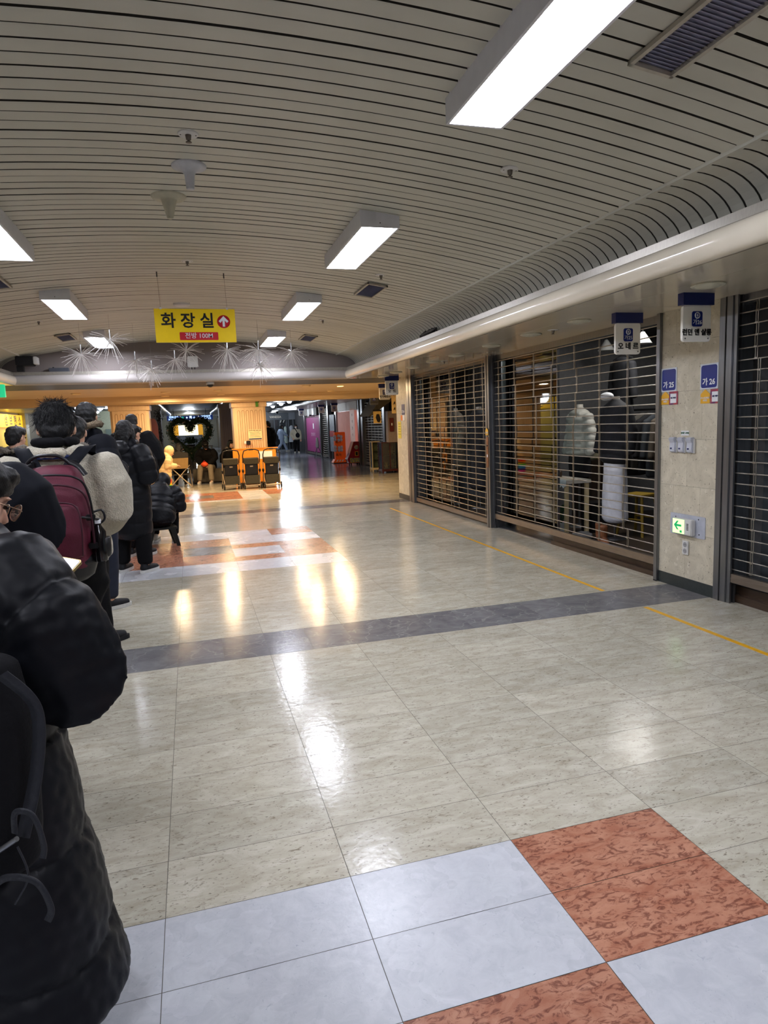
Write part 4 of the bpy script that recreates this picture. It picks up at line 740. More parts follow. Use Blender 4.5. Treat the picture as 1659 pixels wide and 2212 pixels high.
for k in range(500):
    d = Vector((rn.gauss(0, 1), rn.gauss(0, 1), abs(rn.gauss(0, 1)))).normalized(); c = Vector((0, 0, 1.02))+d*rn.uniform(0.05, 0.3); a = Vector((rn.gauss(0, 1), rn.gauss(0, 1), rn.gauss(0, 1))).normalized()*0.05; b = d.cross(a).normalized()*0.02; mb.add([c-a, c+b, c+a, c-b], [(0, 1, 2, 3)])
mb.build('foliage', mat('shrub_green', (60, 92, 60), .6, 0, .4, 20), r, world=False)['kind'] = 'stuff'
# climbing branches on the grey column
r = thing('wall_garland', (-1.05, 24.9, 0.9), 'dark leafy branch trailing down the grey column', 'garland'); mb = MB(); pts = [(0.05*math.sin(k), -0.03, 1.3-k*0.11) for k in range(12)]; mb.tube(pts, 0.008, 5); mb.build('stem', BRW, r, world=False); mb = MB()
for k in range(220):
    p = Vector(pts[rn.randrange(12)])+Vector((rn.gauss(0, .06), rn.uniform(-.05, 0), rn.gauss(0, .05))); a = Vector((rn.gauss(0, 1), 0.2, rn.gauss(0, 1))).normalized()*0.035; b = Vector((a.z, 0, -a.x))*0.4; mb.add([p-a, p+b, p+a, p-b], [(0, 1, 2, 3)])
mb.build('leaves', mat('dark_leaf', (26, 28, 26), .6), r, world=False)['kind'] = 'stuff'
SCRB = mat('screen_blue', (14, 28, 66), 0.3, emit=(20, 46, 110), estr=0.5); SCRW = mat('screen_white', (200, 220, 255), 0.3, emit=(170, 205, 255), estr=2.2); SCRG = mat('screen_green', (40, 160, 150), 0.3, emit=(40, 170, 160), estr=1.4)
for i, (xa, xb, lab) in enumerate(((-1.18, -0.45, 'left blue lit direction board above the far hall'), (-0.4, 0.5, 'middle blue lit direction board with white arrows'), (0.55, 1.34, 'right blue lit direction board above the far hall'))):
    r = thing('direction_board', ((xa+xb)/2, 40, 2.08), lab, 'lit sign'); w = (xb-xa)/2; MB().box(-w, w, -0.05, 0.05, 0, 0.27).build('panel', SCRB, r, world=False)
    MB().box(-0.01, 0.01, -0.01, 0.01, 0.27, 0.7).build('hanger', DARK, r, world=False)
    if i == 1:
        for x, s in ((-0.15, 1), (0.25, -1)): MB().prism([(x-0.02, 0.08), (x+0.02, 0.08), (x+0.02, 0.14), (x+0.06, 0.14), (x, 0.21), (x-0.06, 0.14), (x-0.02, 0.14)] if s > 0 else [(x-0.02, 0.21), (x+0.02, 0.21), (x+0.02, 0.15), (x+0.06, 0.15), (x, 0.08), (x-0.06, 0.15), (x-0.02, 0.15)], 1, -0.06, -0.05).build('arrow', SCRW, r, world=False)
        MB().box(-0.42, -0.3, -0.06, -0.05, 0.08, 0.22).build('green_field', SCRG, r, world=False); MB().box(0.0, 0.12, -0.06, -0.05, 0.1, 0.24).build('white_field', SCRW, r, world=False)
    else: text(r, '지하상가', 0.14, (0, -0.055, 0.19), (1, 0, 0), U_, SCRW, 0.02, world=False); text(r, '중앙로역 방면', 0.10, (0, -0.055, 0.07), (1, 0, 0), U_, SCRW, 0.01, world=False)
r = thing('far_kiosk', (-0.05, 60, 0), 'brightly lit far shop with yellow side panels at the end of the middle hall', 'kiosk')
MB().box(-0.85, 0.75, -0.05, 0.05, 1.1, 1.95).build('lit_back', mat('lit_shop_back', (240, 230, 180), .5, rgb2=(150, 140, 100), scale=3, emit=(250, 238, 190), estr=3.0), r, world=False); MB().box(-1.25, -0.85, -0.2, 0.0, 0.9, 2.0).build('yellow_panel', mat('lit_yellow', (220, 160, 40), .5, emit=(230, 160, 30), estr=0.5), r, world=False); MB().box(0.75, 1.15, -0.2, 0.0, 0.9, 2.0).build('yellow_panel', mat('lit_yellow', (220, 160, 40), .5, emit=(230, 160, 30), estr=0.5), r, world=False); MB().box(-1.2, 1.1, -0.3, -0.1, 0, 1.1).build('counter', mat('grey_counter', (120, 124, 130), .5), r, world=False)
struct('wall_end', MB().box(-2.4, 2.5, 62, 62.2, 0, 2.8), mat('far_wall', (150, 156, 160), .6)); 
for x in (-2.4, 2.35): struct('wall_middle', MB().box(x, x+0.15, 27, 62, 0, 2.45), mat('pale_middle_wall', (150, 150, 152), .5, 0, .3, 1.5, stretch=(1, 0.6, 0.2)))
r = thing('railing', (0.0, 24.3, 0), 'metal railing of the stair opening below the flower heart', 'railing'); 
for z in (0.95, 0.82, 0.69, 0.56, 0.43): MB().tube([(-0.9, 0, z), (0.75, 0, z)], 0.016, 6).build('rail', STEEL, r, world=False)
for x in (-0.85, -0.1, 0.7): MB().tube([(x, 0, 0), (x, 0, 0.95)], 0.02, 6).build('post', STEEL, r, world=False)
r = thing('phone_booth_door', (-0.93, 18.9, 0), 'maroon arched door panel just right of the left wooden column', 'door panel'); MB().prism([(-0.12, 0.0), (0.12, 0), (0.12, 1.6)]+[(0.12*math.cos(a), 1.6+0.28*math.sin(a)) for a in [PI*t/8 for t in range(1, 8)]]+[(-0.12, 1.6)], 1, 0.25, 0.3).build('panel', mat('maroon_panel', (74, 18, 34), .5), r, world=False); MB().ell((0.02, 0.24, 1.3), (0.02, 0.01, 0.03), 8).build('handle', BRASS, r, world=False)
# ------------------------------------------------------------------ left passage: lit yellow shop, signs, cream wall
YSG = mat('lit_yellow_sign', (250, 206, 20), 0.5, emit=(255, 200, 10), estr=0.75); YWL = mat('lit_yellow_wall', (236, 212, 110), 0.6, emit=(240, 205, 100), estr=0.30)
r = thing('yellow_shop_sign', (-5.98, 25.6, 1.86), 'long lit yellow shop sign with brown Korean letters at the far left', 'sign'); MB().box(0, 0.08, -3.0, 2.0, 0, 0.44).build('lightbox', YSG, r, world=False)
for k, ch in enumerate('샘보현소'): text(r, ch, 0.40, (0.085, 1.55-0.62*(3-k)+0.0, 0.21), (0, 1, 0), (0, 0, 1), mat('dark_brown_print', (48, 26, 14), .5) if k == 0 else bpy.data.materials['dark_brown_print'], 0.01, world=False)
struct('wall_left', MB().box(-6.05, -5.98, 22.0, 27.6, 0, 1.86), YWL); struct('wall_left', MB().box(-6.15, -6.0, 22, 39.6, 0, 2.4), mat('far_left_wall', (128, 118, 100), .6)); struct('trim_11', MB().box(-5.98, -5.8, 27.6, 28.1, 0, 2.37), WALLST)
lamp('yellow_shop_lamp', 'AREA', (-5.5, 25.5, 2.3), 22, (1, .78, .35), 0.8)
hsign(-5.55, 28.6, '나20', '머리방네일', 'far left hanging sign, front one of the pair behind the queue', 0.05, 1.1, plate=mat('warm_sign_plate', (226, 178, 100), .4)); hsign(-5.3, 30.5, '나19', '나라', 'far left hanging sign, rear one of the pair behind the queue', 0.05, 1.1, plate=bpy.data.materials['warm_sign_plate'])
r = thing('shop_window', (-3.5, 39.5, 0), 'grey-green shop window in the cream wall left of the wooden column', 'window'); MB().box(-0.9, 0.7, -0.05, 0.05, 0.9, 1.75).build('pane', mat('grey_green_pane', (110, 128, 120), .3, 0, .3, 2), r, world=False); MB().box(-0.05, 0.05, -0.08, -0.05, 0.9, 1.75).build('mullion', DARK, r, world=False); MB().box(-0.95, 0.75, -0.08, 0.05, 0, 0.9).build('sill_wall', mat('cream_dado', (186, 190, 168), .5), r, world=False)
# ------------------------------------------------------------------ strollers and table
LEG = mat('champagne_tube', (188, 172, 150), 0.3, 0.7); STF = mat('stroller_canvas', (56, 54, 44), 0.8, 0, 0.2, 30); STB = mat('stroller_black_cloth', (18, 20, 28), 0.85, 0, .2, 20)
def stroller():
    r = thing('stroller', (0, 0, 0), '', 'stroller'); w = 0.19
    MB().tube([(-w-0.015, -0.02, 0.66), (-w-0.02, -0.1, 0.85), (-w+0.01, -0.13, 0.955), (-0.09, -0.13, 0.985), (0.09, -0.13, 0.985), (w-0.01, -0.13, 0.955), (w+0.02, -0.1, 0.85), (w+0.015, -0.02, 0.66)], 0.014, 8).build('handlebar', BLACKP, r, world=False)
    MB().tube([(-0.05, -0.13, 0.985), (0.05, -0.13, 0.985)], 0.02, 8).build('folding_button', BLACKP, r, world=False)
    for s in (-1, 1):
        MB().tube([(s*(w+0.015), -0.02, 0.72), (s*(w+0.02), 0.05, 0.42), (s*(w+0.01), 0.32, 0.09)], 0.012, 8).build('frame_tube', LEG, r, world=False)
        MB().tube([(s*(w+0.02), 0.1, 0.45), (s*(w-0.01), -0.13, 0.09)], 0.012, 8).build('rear_tube', LEG, r, world=False)
        MB().ell((s*(w+0.02), 0.05, 0.45), (0.03, 0.04, 0.05), 8).build('joint', BLACKP, r, world=False)
        for y, rr_ in ((-0.14, 0.075), (0.33, 0.065)):
            MB().lathe([(rr_*0.5, -0.016), (rr_, -0.014), (rr_, 0.014), (rr_*0.5, 0.016)], (s*(w+0.015), y, rr_), 16, ax=0).build('wheel', mat('tyre_rubber', (38, 34, 28), .7) if False else BLACKP, r, world=False)
    MB().tube([(-w, -0.15, 0.09), (w, -0.15, 0.09)], 0.018, 8).build('axle', mat('bright_axle', (226, 214, 190), .3, .3) if False else LEG, r, world=False)
    MB().box(-w+0.03, w-0.03, -0.06, 0.0, 0.34, 0.64).build('backrest', STB, r, world=False, bevel=0.015)
    MB().prism([(-0.12, 0.34), (0.12, 0.34), (0.15, 0.14), (-0.13, 0.13)], 0, -w+0.02, w-0.02).build('basket', STF, r, world=False)
    MB().prism([(-0.1, 0.76), (0.06, 0.78), (0.10, 0.66), (-0.08, 0.62)], 0, -w+0.01, w-0.01).build('canopy', STF, r, world=False)
    MB().box(-0.1, 0.2, 0.02, 0.3, 0.3, 0.34).build('seat', STB, r, world=False) if False else MB().box(-w+0.03, w-0.03, 0.0, 0.28, 0.31, 0.36).build('seat', STB, r, world=False, bevel=0.01)
    MB().box(-0.04, 0.035, -0.066, -0.06, 0.55, 0.58).build('label', LEG, r, world=False)
    return r
s0 = stroller(); st = [s0, dup(s0), dup(s0)]
for o, (x, y, a), lab in zip(st, ((0.93, 17.25, 0.06), (1.43, 17.15, 0.03), (1.93, 17.1, 0.0)), ('black folding stroller, leftmost of the three in a row', 'black folding stroller, middle one of the three in a row', 'black folding stroller, rightmost of the three in a row')):
    o.location = (x, y, 0); o.rotation_euler = (0, 0, a); tag(o, lab, 'stroller', 'strollers parked in a row')
ORT = mat('orange_table_board', (226, 138, 40), 0.45, 0, .05)
r = thing('counter_desk', (1.6, 17.95, 0), 'orange counter panel behind the strollers, before the column', 'desk'); MB().box(-0.56, 0.56, -0.04, 0.0, 0.1, 0.97).build('front_panel', ORT, r, world=False); MB().box(-0.57, 0.62, -0.05, 0.2, 0.97, 0.99).build('top', ORT, r, world=False)
for x in (-0.52, 0.5): MB().box(x, x+0.03, -0.03, 0.18, 0, 0.97).build('leg', ORT, r, world=False)
MB().box(0.1, 0.46, -0.045, -0.04, 0.7, 0.9).build('white_sheet', WHT, r, world=False)
r = thing('notice_sheet', (1.67, 18.19, 1.335), 'white printed notice taped to the column above the strollers', 'notice'); MB().box(-0.18, 0.18, -0.004, 0.0, -0.14, 0.14).build('paper', mat('cream_paper', (226, 206, 160), .6), r, world=False); text(r, '유모차 무료 대여 안내', 0.036, (0, -0.0052, 0.11), (1, 0, 0), U_, INK, 0.015, world=False); [MB().box(-0.14, 0.12+0.02*(k % 2), -0.005, -0.004, 0.06-0.04*k, 0.068-0.04*k).build('text_line', INK if k != 2 else SRED, r, world=False) for k in range(4)]; MB().box(-0.17, 0.17, -0.005, -0.004, -0.125, -0.095).build('dark_line', NAVYD, r, world=False)
r = thing('wall_box', (1.45, 18.17, 1.13), 'small black and white box on the column above the counter', 'box'); MB().box(-0.02, 0.08, -0.06, 0.0, -0.055, 0.055).build('case', BLACKP, r, world=False, bevel=0.008); MB().ell((-0.05, -0.02, 0), (0.035, 0.02, 0.05), 8).build('reel', WHITEP, r, world=False)
r = thing('exit_marker', (1.763, 18.17, 2.14), 'tiny green sign at the top of the right column', 'sign'); MB().box(-0.035, 0.035, -0.03, 0.0, -0.07, 0.07).build('panel', mat('green_plate', (70, 130, 40), .5), r, world=False); MB().box(0.035, 0.06, -0.02, 0.0, 0.04, 0.07).build('bracket', BLACKP, r, world=False)
# bench block, camp chair, shopping bag
r = thing('bench_block', (0.55, 20.0, 0), 'dark grey upholstered bench block under the seated people', 'bench'); MB().box(-0.55, 0.65, -0.2, 0.45, 0.02, 0.40).build('seat_block', mat('grey_bench_cloth', (92, 86, 74), .8, 0, .15, 10), r, world=False, bevel=0.02); MB().box(-0.5, 0.6, -0.15, 0.4, 0, 0.02).build('plinth', DARK, r, world=False)
CH1 = mat('camp_chair_black', (40, 38, 36), .8); CH2 = mat('camp_chair_tan', (140, 112, 68), .8, 0, .1, 10)
r = thing('camp_chair', (-0.33, 18.75, 0), 'folding camp chair with tan and black cloth back seen from behind', 'chair')
def bp(x, z): return (x, -0.16-0.05*math.cos(x*4)+0.12*(0.6-z), z)
mb = MB(); xs_ = [-0.24+0.06*k for k in range(9)]; vs = [bp(x, 0.80) for x in xs_]+[bp(x, 0.98-abs(x)*0.2) for x in xs_]; mb.add(vs, [(k, k+1, k+10, k+9) for k in range(8)], True); vs = [(v[0], v[1]+0.012, v[2]) for v in vs]; mb.add(vs, [(k, k+1, k+10, k+9) for k in range(8)], True); mb.build('back_top', CH1, r, world=False)
mb = MB(); vs = [bp(x*0.9, 0.52) for x in xs_]+[bp(x, 0.80) for x in xs_]; mb.add(vs, [(k, k+1, k+10, k+9) for k in range(8)], True); vs = [(v[0], v[1]+0.012, v[2]) for v in vs]; mb.add(vs, [(k, k+1, k+10, k+9) for k in range(8)], True); mb.build('back_panel', CH2, r, world=False)
MB().box(-0.24, 0.24, -0.14, 0.3, 0.34, 0.37).build('seat', CH1, r, world=False)
for (a, b) in (((-0.28, -0.2, 0.02), (0.26, -0.12, 0.6)), ((0.28, -0.2, 0.02), (-0.26, -0.12, 0.6)), ((-0.28, 0.28, 0.02), (0.26, 0.3, 0.5)), ((0.28, 0.28, 0.02), (-0.26, 0.3, 0.5)), ((0.3, -0.18, 0.02), (0.26, 0.3, 0.45)), ((-0.3, -0.18, 0.02), (-0.26, 0.3, 0.45))): MB().tube([a, b], 0.013, 8).build('leg', LEG, r, world=False)
for sx in (-1, 1): MB().ell((sx*0.2, -0.05, 0.05), (0.05, 0.1, 0.045), 8).build('hanging_pouch', BLACKP, r, world=False) if False else None
mb = MB(); mb.add([(-0.05, -0.222, 0.89), (0.0, -0.222, 0.91), (0.05, -0.222, 0.89), (0.03, -0.222, 0.87), (-0.03, -0.222, 0.87)], [(0, 1, 2, 3, 4)]); mb.build('logo', LEG, r, world=False)
r = thing('rainbow_bag', (-0.60, 17.0, 0), 'small rainbow-striped shopping bag standing on the floor', 'bag')
for k, c in enumerate(((200, 30, 140), (110, 50, 180), (30, 110, 220), (60, 170, 220), (60, 180, 60), (240, 200, 30), (240, 110, 20), (210, 30, 30))):
    MB().box(-0.09, 0.09, -0.05, 0.05, 0.005+k*0.044, 0.005+(k+1)*0.044).build('stripe', mat('rainbow_%d' % k, c, .6), r, world=False)
MB().tube([(-0.05, 0, 0.35), (-0.03, 0, 0.43), (0.03, 0, 0.43), (0.05, 0, 0.35)], 0.008, 6).build('handle', mat('red_strap', (190, 30, 40), .6), r, world=False)
# ------------------------------------------------------------------ organic shapes: overlapping closed pieces fused by a voxel remesh
def loft(mb, rings, n=20, round_=True):
    # rings: (centre Vector, rx, ry, frame u, frame v)
    vs = []; fs = []
    R = list(rings)
    if round_:
        c0, a0, b0, u, v = R[0]; d = (R[1][0]-c0).normalized(); q = min(a0, b0)*0.45
        c1, a1, b1, u1, v1 = R[-1]; d1 = (c1-R[-2][0]).normalized(); q1 = min(a1, b1)*0.45
        R = [(c0-d*q, a0*0.35, b0*0.35, u, v), (c0-d*q*0.7, a0*0.75, b0*0.75, u, v)]+R+[(c1+d1*q1*0.7, a1*0.75, b1*0.75, u1, v1), (c1+d1*q1, a1*0.35, b1*0.35, u1, v1)]
    for (c, rx, ry, u, v) in R:
        for k in range(n): a = 2*PI*k/n; vs.append(c+u*(rx*math.cos(a))+v*(ry*math.sin(a)))
    for i in range(len(R)-1):
        for k in range(n): fs.append((i*n+k, i*n+(k+1) % n, (i+1)*n+(k+1) % n, (i+1)*n+k))
    fs += [tuple(range(n))[::-1], tuple(range((len(R)-1)*n, len(R)*n))]; mb.add(vs, fs, True)
def limb(mb, pts, rs, n=14, flat=1.0):
    pts = [Vector(p) for p in pts]; rings = []
    for i, p in enumerate(pts):
        t = (pts[min(i+1, len(pts)-1)]-pts[max(i-1, 0)]).normalized(); a = Vector((1, 0, 0)) if abs(t.x) < 0.8 else Vector((0, 1, 0)); u = (a-a.dot(t)*t).normalized(); v = t.cross(u); rings.append((p, rs[i], rs[i]*flat, u, v))
    loft(mb, rings, n)
def trunk(mb, rows, n=24):
    # rows: (z, rx, ry, cx, cy)
    loft(mb, [(Vector((cx, cy, z)), rx, ry, Vector((1, 0, 0)), Vector((0, 1, 0))) for (z, rx, ry, cx, cy) in rows], n)
def fuse(mb, name, m, parent, vox=0.012, smooth=3, disp=None, shade=True):
    me = bpy.data.meshes.new(name); me.from_pydata([tuple(v) for v in mb.v], [], mb.f); bm = bmesh.new(); bm.from_mesh(me); bmesh.ops.remove_doubles(bm, verts=bm.verts, dist=1e-6); bmesh.ops.recalc_face_normals(bm, faces=bm.faces); bm.to_mesh(me); bm.free()
    o = bpy.data.objects.new(name, me); COL.objects.link(o)
    r = o.modifiers.new('r', 'REMESH'); r.mode = 'VOXEL'; r.voxel_size = vox
    if smooth: s = o.modifiers.new('s', 'SMOOTH'); s.iterations = smooth; s.factor = 0.5
    dg = bpy.context.evaluated_depsgraph_get(); me2 = bpy.data.meshes.new_from_object(o.evaluated_get(dg)); bpy.data.objects.remove(o); bpy.data.meshes.remove(me)
    if disp is not None:
        n = len(me2.vertices); co = np.empty(n*3, np.float64); me2.vertices.foreach_get('co', co); co = co.reshape(-1, 3); nr = np.empty(n*3, np.float32); me2.vertex_normals.foreach_get('vector', nr); nr = nr.reshape(-1, 3)
        co = co+nr*disp(co)[:, None]; me2.vertices.foreach_set('co', co.ravel())
    me2.materials.clear(); me2.materials.append(m); me2.polygons.foreach_set('use_smooth', [shade]*len(me2.polygons)); me2.update()
    me2.name = name; q = bpy.data.objects.new(name, me2); COL.objects.link(q); q.parent = parent; return q
def wav(co, s, seed=0.0, amp=1.0):
    x, y, z = co[:, 0]*s+seed, co[:, 1]*s+seed*1.7, co[:, 2]*s-seed
    return amp*(np.sin(x*1.9+1.3*np.sin(y*1.3+z*.9))+np.sin(y*2.3+1.1*np.sin(z*1.7+x))+np.sin(z*2.1+1.4*np.sin(x*1.1-y)))/3
def quilt(chains, pitch, depth, wr=0.0, seed=0.0, ex=0.5, tilt=0.0):
    # chains: polylines; seams run square to the nearest chain; depth = puff height
    segs = []
    for ch in chains:
        pts = [np.array(p[:3], float) for p in ch]; w = [p[3] for p in ch]; s = 0
        for i in range(len(pts)-1): L_ = np.linalg.norm(pts[i+1]-pts[i]); segs.append((pts[i], pts[i+1], s, L_, w[i], w[i+1])); s += L_
    def f(co):
        best = np.full(len(co), 1e9); S = np.zeros(len(co))
        for (a, b, s, L_, w0, w1) in segs:
            d = (b-a)/L_; t = np.clip((co-a)@d/L_, 0, 1); dist = np.linalg.norm(co-(a+t[:, None]*(b-a)), axis=1)-(w0+(w1-w0)*t); m = dist < best; best = np.where(m, dist, best); S = np.where(m, s+t*L_, S)
        S = S+wav(co, 9, seed, 0.012)+tilt*co[:, 0]
        ph = np.abs(np.sin(PI*S/pitch)); out = depth*(ph**ex-0.75)
        if wr: out = out+wav(co, 34, seed, wr)*(1.2-ph)+wav(co, 70, seed+2, wr*0.45)
        return out
    return f
def cloth(amp, sc=14, seed=0.0):
    return lambda co: wav(co*np.array([1, 1, 0.55]), sc, seed, amp)+wav(co, sc*3.1, seed+5, amp*0.3)
# ------------------------------------------------------------------ goods behind the shutters
PUFW = mat('pale_puffer', (176, 174, 166), 0.55, 0, 0.08, 8); COATB = mat('black_wool', (26, 27, 32), 0.8); PAPW = mat('white_paper_skirt', (226, 228, 236), 0.6); MQ = mat('mannequin_skin', (206, 200, 190), 0.5)
MQP = mat('mannequin_base_metal', (120, 120, 122), 0.3, 0.8); GPUF = mat('grey_long_puffer', (132, 122, 110), 0.6); TROU = mat('black_trousers', (20, 20, 24), 0.8)
def garment(x, y, z0, z1, w, d, m, lab, arms=True, q=0.0, head=False, pitch=0.09, cat='mannequin', rz=PI/2, extra=None, lean=0.0, stand=True):
    r = thing('mannequin', (x, y, 0), lab, cat, rz=rz); mb = MB(); h = z1-z0
    rows = [(z0, w*0.56, d*0.55, 0, 0), (z0+h*0.25, w*0.52, d*0.52, 0, 0), (z0+h*0.55, w*0.48, d*0.5, 0, 0), (z1-0.13, w*0.55, d*0.5, 0, 0), (z1-0.05, w*0.42, d*0.42, 0, 0), (z1, w*0.2, d*0.25, 0, 0)]
    trunk(mb, rows); ch = [[(0, 0, z0-0.05, 0.12), (0, 0, z1, 0.12)]]
    if arms:
        for s in (-1, 1):
            pp = [(s*w*0.42, 0, z1-0.08), (s*w*0.62, -0.02, z1-0.33), (s*w*0.68, 0.03, z1-0.58)]; limb(mb, pp, [0.075, 0.065, 0.055]); ch.append([(*p, 0.06) for p in pp])
    fuse(mb, 'garment', m, r, 0.014, 3, quilt(ch, pitch, q, 0.002) if q else cloth(0.006))
    MB().tube([(0, 0, z1-0.03), (0, 0, z1+0.06)], [0.05, 0.045], 12).build('neck', MQ, r, world=False)
    if head: MB().ell((0, 0, z1+0.17), (0.075, 0.09, 0.11), 16).build('head', MQ, r, world=False)
    if stand:
        MB().tube([(0, 0, 0.06), (0, 0, z0+0.02)], 0.013, 8).build('pole', MQP, r, world=False); MB().lathe([(0.16, 0.06), (0.16, 0.07), (0.02, 0.085), (0, 0.085)], (0, 0, 0), 24).build('base', MQP, r, world=False)
    return r
r = garment(4.9, 7.75, 1.03, 1.60, 0.42, 0.26, PUFW, 'mannequin in a pale grey puffer jacket and black skirt behind the wide shutter', q=0.02)
mb = MB(); trunk(mb, [(0.72, 0.16, 0.12, 0, 0), (0.9, 0.17, 0.13, 0, 0), (1.1, 0.15, 0.12, 0, 0)]); fuse(mb, 'skirt', TROU, r, 0.014, 2)
r = garment(4.75, 6.76, 1.0, 1.66, 0.46, 0.27, COATB, 'mannequin in a black jacket with a long white paper skirt behind the wide shutter')
mb = MB(); trunk(mb, [(0.30, 0.19, 0.13, 0, 0), (0.7, 0.17, 0.12, 0, 0), (1.02, 0.15, 0.11, 0, 0)]); fuse(mb, 'skirt', PAPW, r, 0.014, 2, cloth(0.004, 10)); MB().ell((0, 0.12, 1.72), (0.1, 0.07, 0.05), 12).build('white_collar', WHT, r, world=False)
r = thing('hanging_dress', (5.3, 7.4, 2.62), 'black lace dress hanging high in the shop behind the wide shutter', 'dress', rz=PI/2); mb = MB(); trunk(mb, [(-1.15, 0.2, 0.1, 0, 0), (-0.8, 0.15, 0.09, 0, 0), (-0.5, 0.2, 0.08, 0, 0), (-0.42, 0.12, 0.06, 0, 0)]); limb(mb, [(-0.17, 0, -0.48), (-0.24, 0, -0.9)], [0.06, 0.05]); limb(mb, [(0.17, 0, -0.48), (0.24, 0, -0.9)], [0.06, 0.05]); fuse(mb, 'cloth', COATB, r, 0.016, 2, cloth(0.006)); MB().tube([(-0.2, 0, -0.42), (0, 0, -0.36), (0.2, 0, -0.42)], 0.008, 6).build('hanger', STEEL, r, world=False); MB().tube([(0, 0, -0.36), (0, 0, 0)], 0.004, 6).build('cord', STEEL, r, world=False)
garment(4.45, 10.92, 0.72, 1.66, 0.40, 0.26, GPUF, 'mannequin in a long grey-brown puffer coat behind the farther shutter', q=0.016)
garment(4.55, 10.15, 0.42, 1.66, 0.46, 0.28, COATB, 'mannequin in a long black coat behind the farther shutter')
r = thing('curtain', (5.0, 11.3, 0), 'grey pleated curtain at the back of the farther shop', 'curtain'); mb = MB(); vs = []
for i in range(71): y = -1.1+i*0.03; vs += [(0.03*math.sin(i*1.1), y, 0.1), (0.03*math.sin(i*1.1), y, 2.5)]
mb.add(vs, [(2*i, 2*i+2, 2*i+3, 2*i+1) for i in range(70)], True); mb.build('cloth', mat('grey_curtain', (104, 102, 108), .7), r, world=False); MB().tube([(0, -1.15, 2.5), (0, 0.85, 2.5)], 0.012, 8).build('rod', STEEL, r, world=False)
# clothes rail with coats
r = thing('clothes_rail', (5.7, 7.3, 0.06), 'black clothes rail deep in the shop behind the wide shutter', 'clothes rail')
for yy in (-0.7, 0.7): MB().tube([(0, yy, 0), (0, yy, 1.5)], 0.014, 8).build('post', BLACKP, r, world=False); MB().tube([(-0.2, yy, 0.01), (0.2, yy, 0.01)], 0.014, 8).build('foot', BLACKP, r, world=False)
MB().tube([(0, -0.7, 1.5), (0, 0.7, 1.5)], 0.014, 8).build('rail', BLACKP, r, world=False)
cl = [(64, 60, 58), (40, 40, 44), (84, 74, 64), (50, 54, 60), (30, 30, 34), (96, 92, 86), (44, 40, 38), (58, 62, 66)]
for k, c in enumerate(cl):
    g = thing('hanging_coat', (5.7, 6.75+k*0.15, 1.56), '%s coat on the clothes rail, %s from the near end' % (('charcoal brown', 'near-black', 'taupe', 'slate grey', 'black', 'pale grey', 'dark brown', 'blue-grey')[k], ('first', 'second', 'third', 'fourth', 'fifth', 'sixth', 'seventh', 'eighth')[k]), 'coat', 'coats on the clothes rail'); mb = MB(); trunk(mb, [(-0.85+0.04*(k % 3), 0.2, 0.04, 0, 0), (-0.4, 0.19, 0.045, 0, 0), (-0.12, 0.2, 0.045, 0, 0), (-0.05, 0.1, 0.03, 0, 0)]); limb(mb, [(-0.2, 0, -0.14), (-0.25, 0, -0.6)], [0.04, 0.035]); fuse(mb, 'cloth', mat('coat_cloth_%d' % k, c, .8), g, 0.02, 1, cloth(0.005)); MB().tube([(0, 0, -0.05), (0, 0, -0.02)], 0.006, 6).build('hanger_hook', STEEL, g, world=False)
# counter table with plant and bag behind the shop window
r = thing('display_table', (4.50, 7.75, 0.06), 'white lace-edged display table behind the shop window', 'table'); MB().box(-0.17, 0.17, -0.62, 0.62, 0.64, 0.68).build('top', mat('table_top_white', (190, 184, 172), .5), r, world=False); mb = MB(); vs = []
for i in range(63): yy = -0.63+i*0.0203; vs += [(-0.18, yy, 0.69), (-0.185, yy, 0.60+0.015*math.sin(i*1.6))]
mb.add(vs, [(2*i, 2*i+2, 2*i+3, 2*i+1) for i in range(62)]); mb.build('lace_edge', WHT, r, world=False)
for sx in (-0.14, 0.14):
    for sy in (-0.57, 0.57): MB().box(sx-0.02, sx+0.02, sy-0.02, sy+0.02, 0, 0.64).build('leg', CRW, r, world=False)
GL2 = mat('house_plant_leaf', (50, 74, 46), .5, 0, .3, 20)
def plant(x, y, z, h, pr, lab, potm, n=16, seed=1, L=0.16):
    r = thing('potted_plant', (x, y, z), lab, 'plant'); MB().lathe([(pr*0.7, 0), (pr*0.95, h), (pr*1.08, h), (pr*1.08, h*0.86), (pr*0.9, h*0.9)][:3]+[(pr*0.85, h*0.93), (0, h*0.93)], (0, 0, 0), 20).build('pot', potm, r, world=False); rn = random.Random(seed)
    for k in range(n):
        a = rn.uniform(0, 2*PI); el = rn.uniform(0.3, 1.3); d = Vector((math.cos(a)*math.cos(el), math.sin(a)*math.cos(el), math.sin(el))); s = d.cross(Vector((0, 0, 1))).normalized(); mb = MB(); p0 = Vector((0, 0, h*0.9)); l = L*rn.uniform(.6, 1.1)
        pts = [(p0+d*l*t-Vector((0, 0, 0.3*l*t*t)), w) for t, w in ((0, .006), (.35, .012), (.6, .028), (.85, .02), (1, .002))]; vs = []
        for (q, w) in pts: vs += [q-s*w, q+s*w]
        mb.add(vs, [(2*i, 2*i+1, 2*i+3, 2*i+2) for i in range(4)], True); mb.build('leaf', GL2, r, world=False)
plant(4.5, 8.0, 0.74, 0.1, 0.05, 'leafy plant in a white pot on the display table', WHT, 16, 1, 0.24); plant(4.5, 8.22, 0.74, 0.06, 0.035, 'tiny plant at the far end of the display table', mat('dark_cup', (60, 54, 50), .5), 8, 5, 0.1)
plant(4.36, 7.3, 0.06, 0.15, 0.085, 'white flowerpot with thin sprigs on the shop floor by the window', WHT, 10, 3, 0.4)
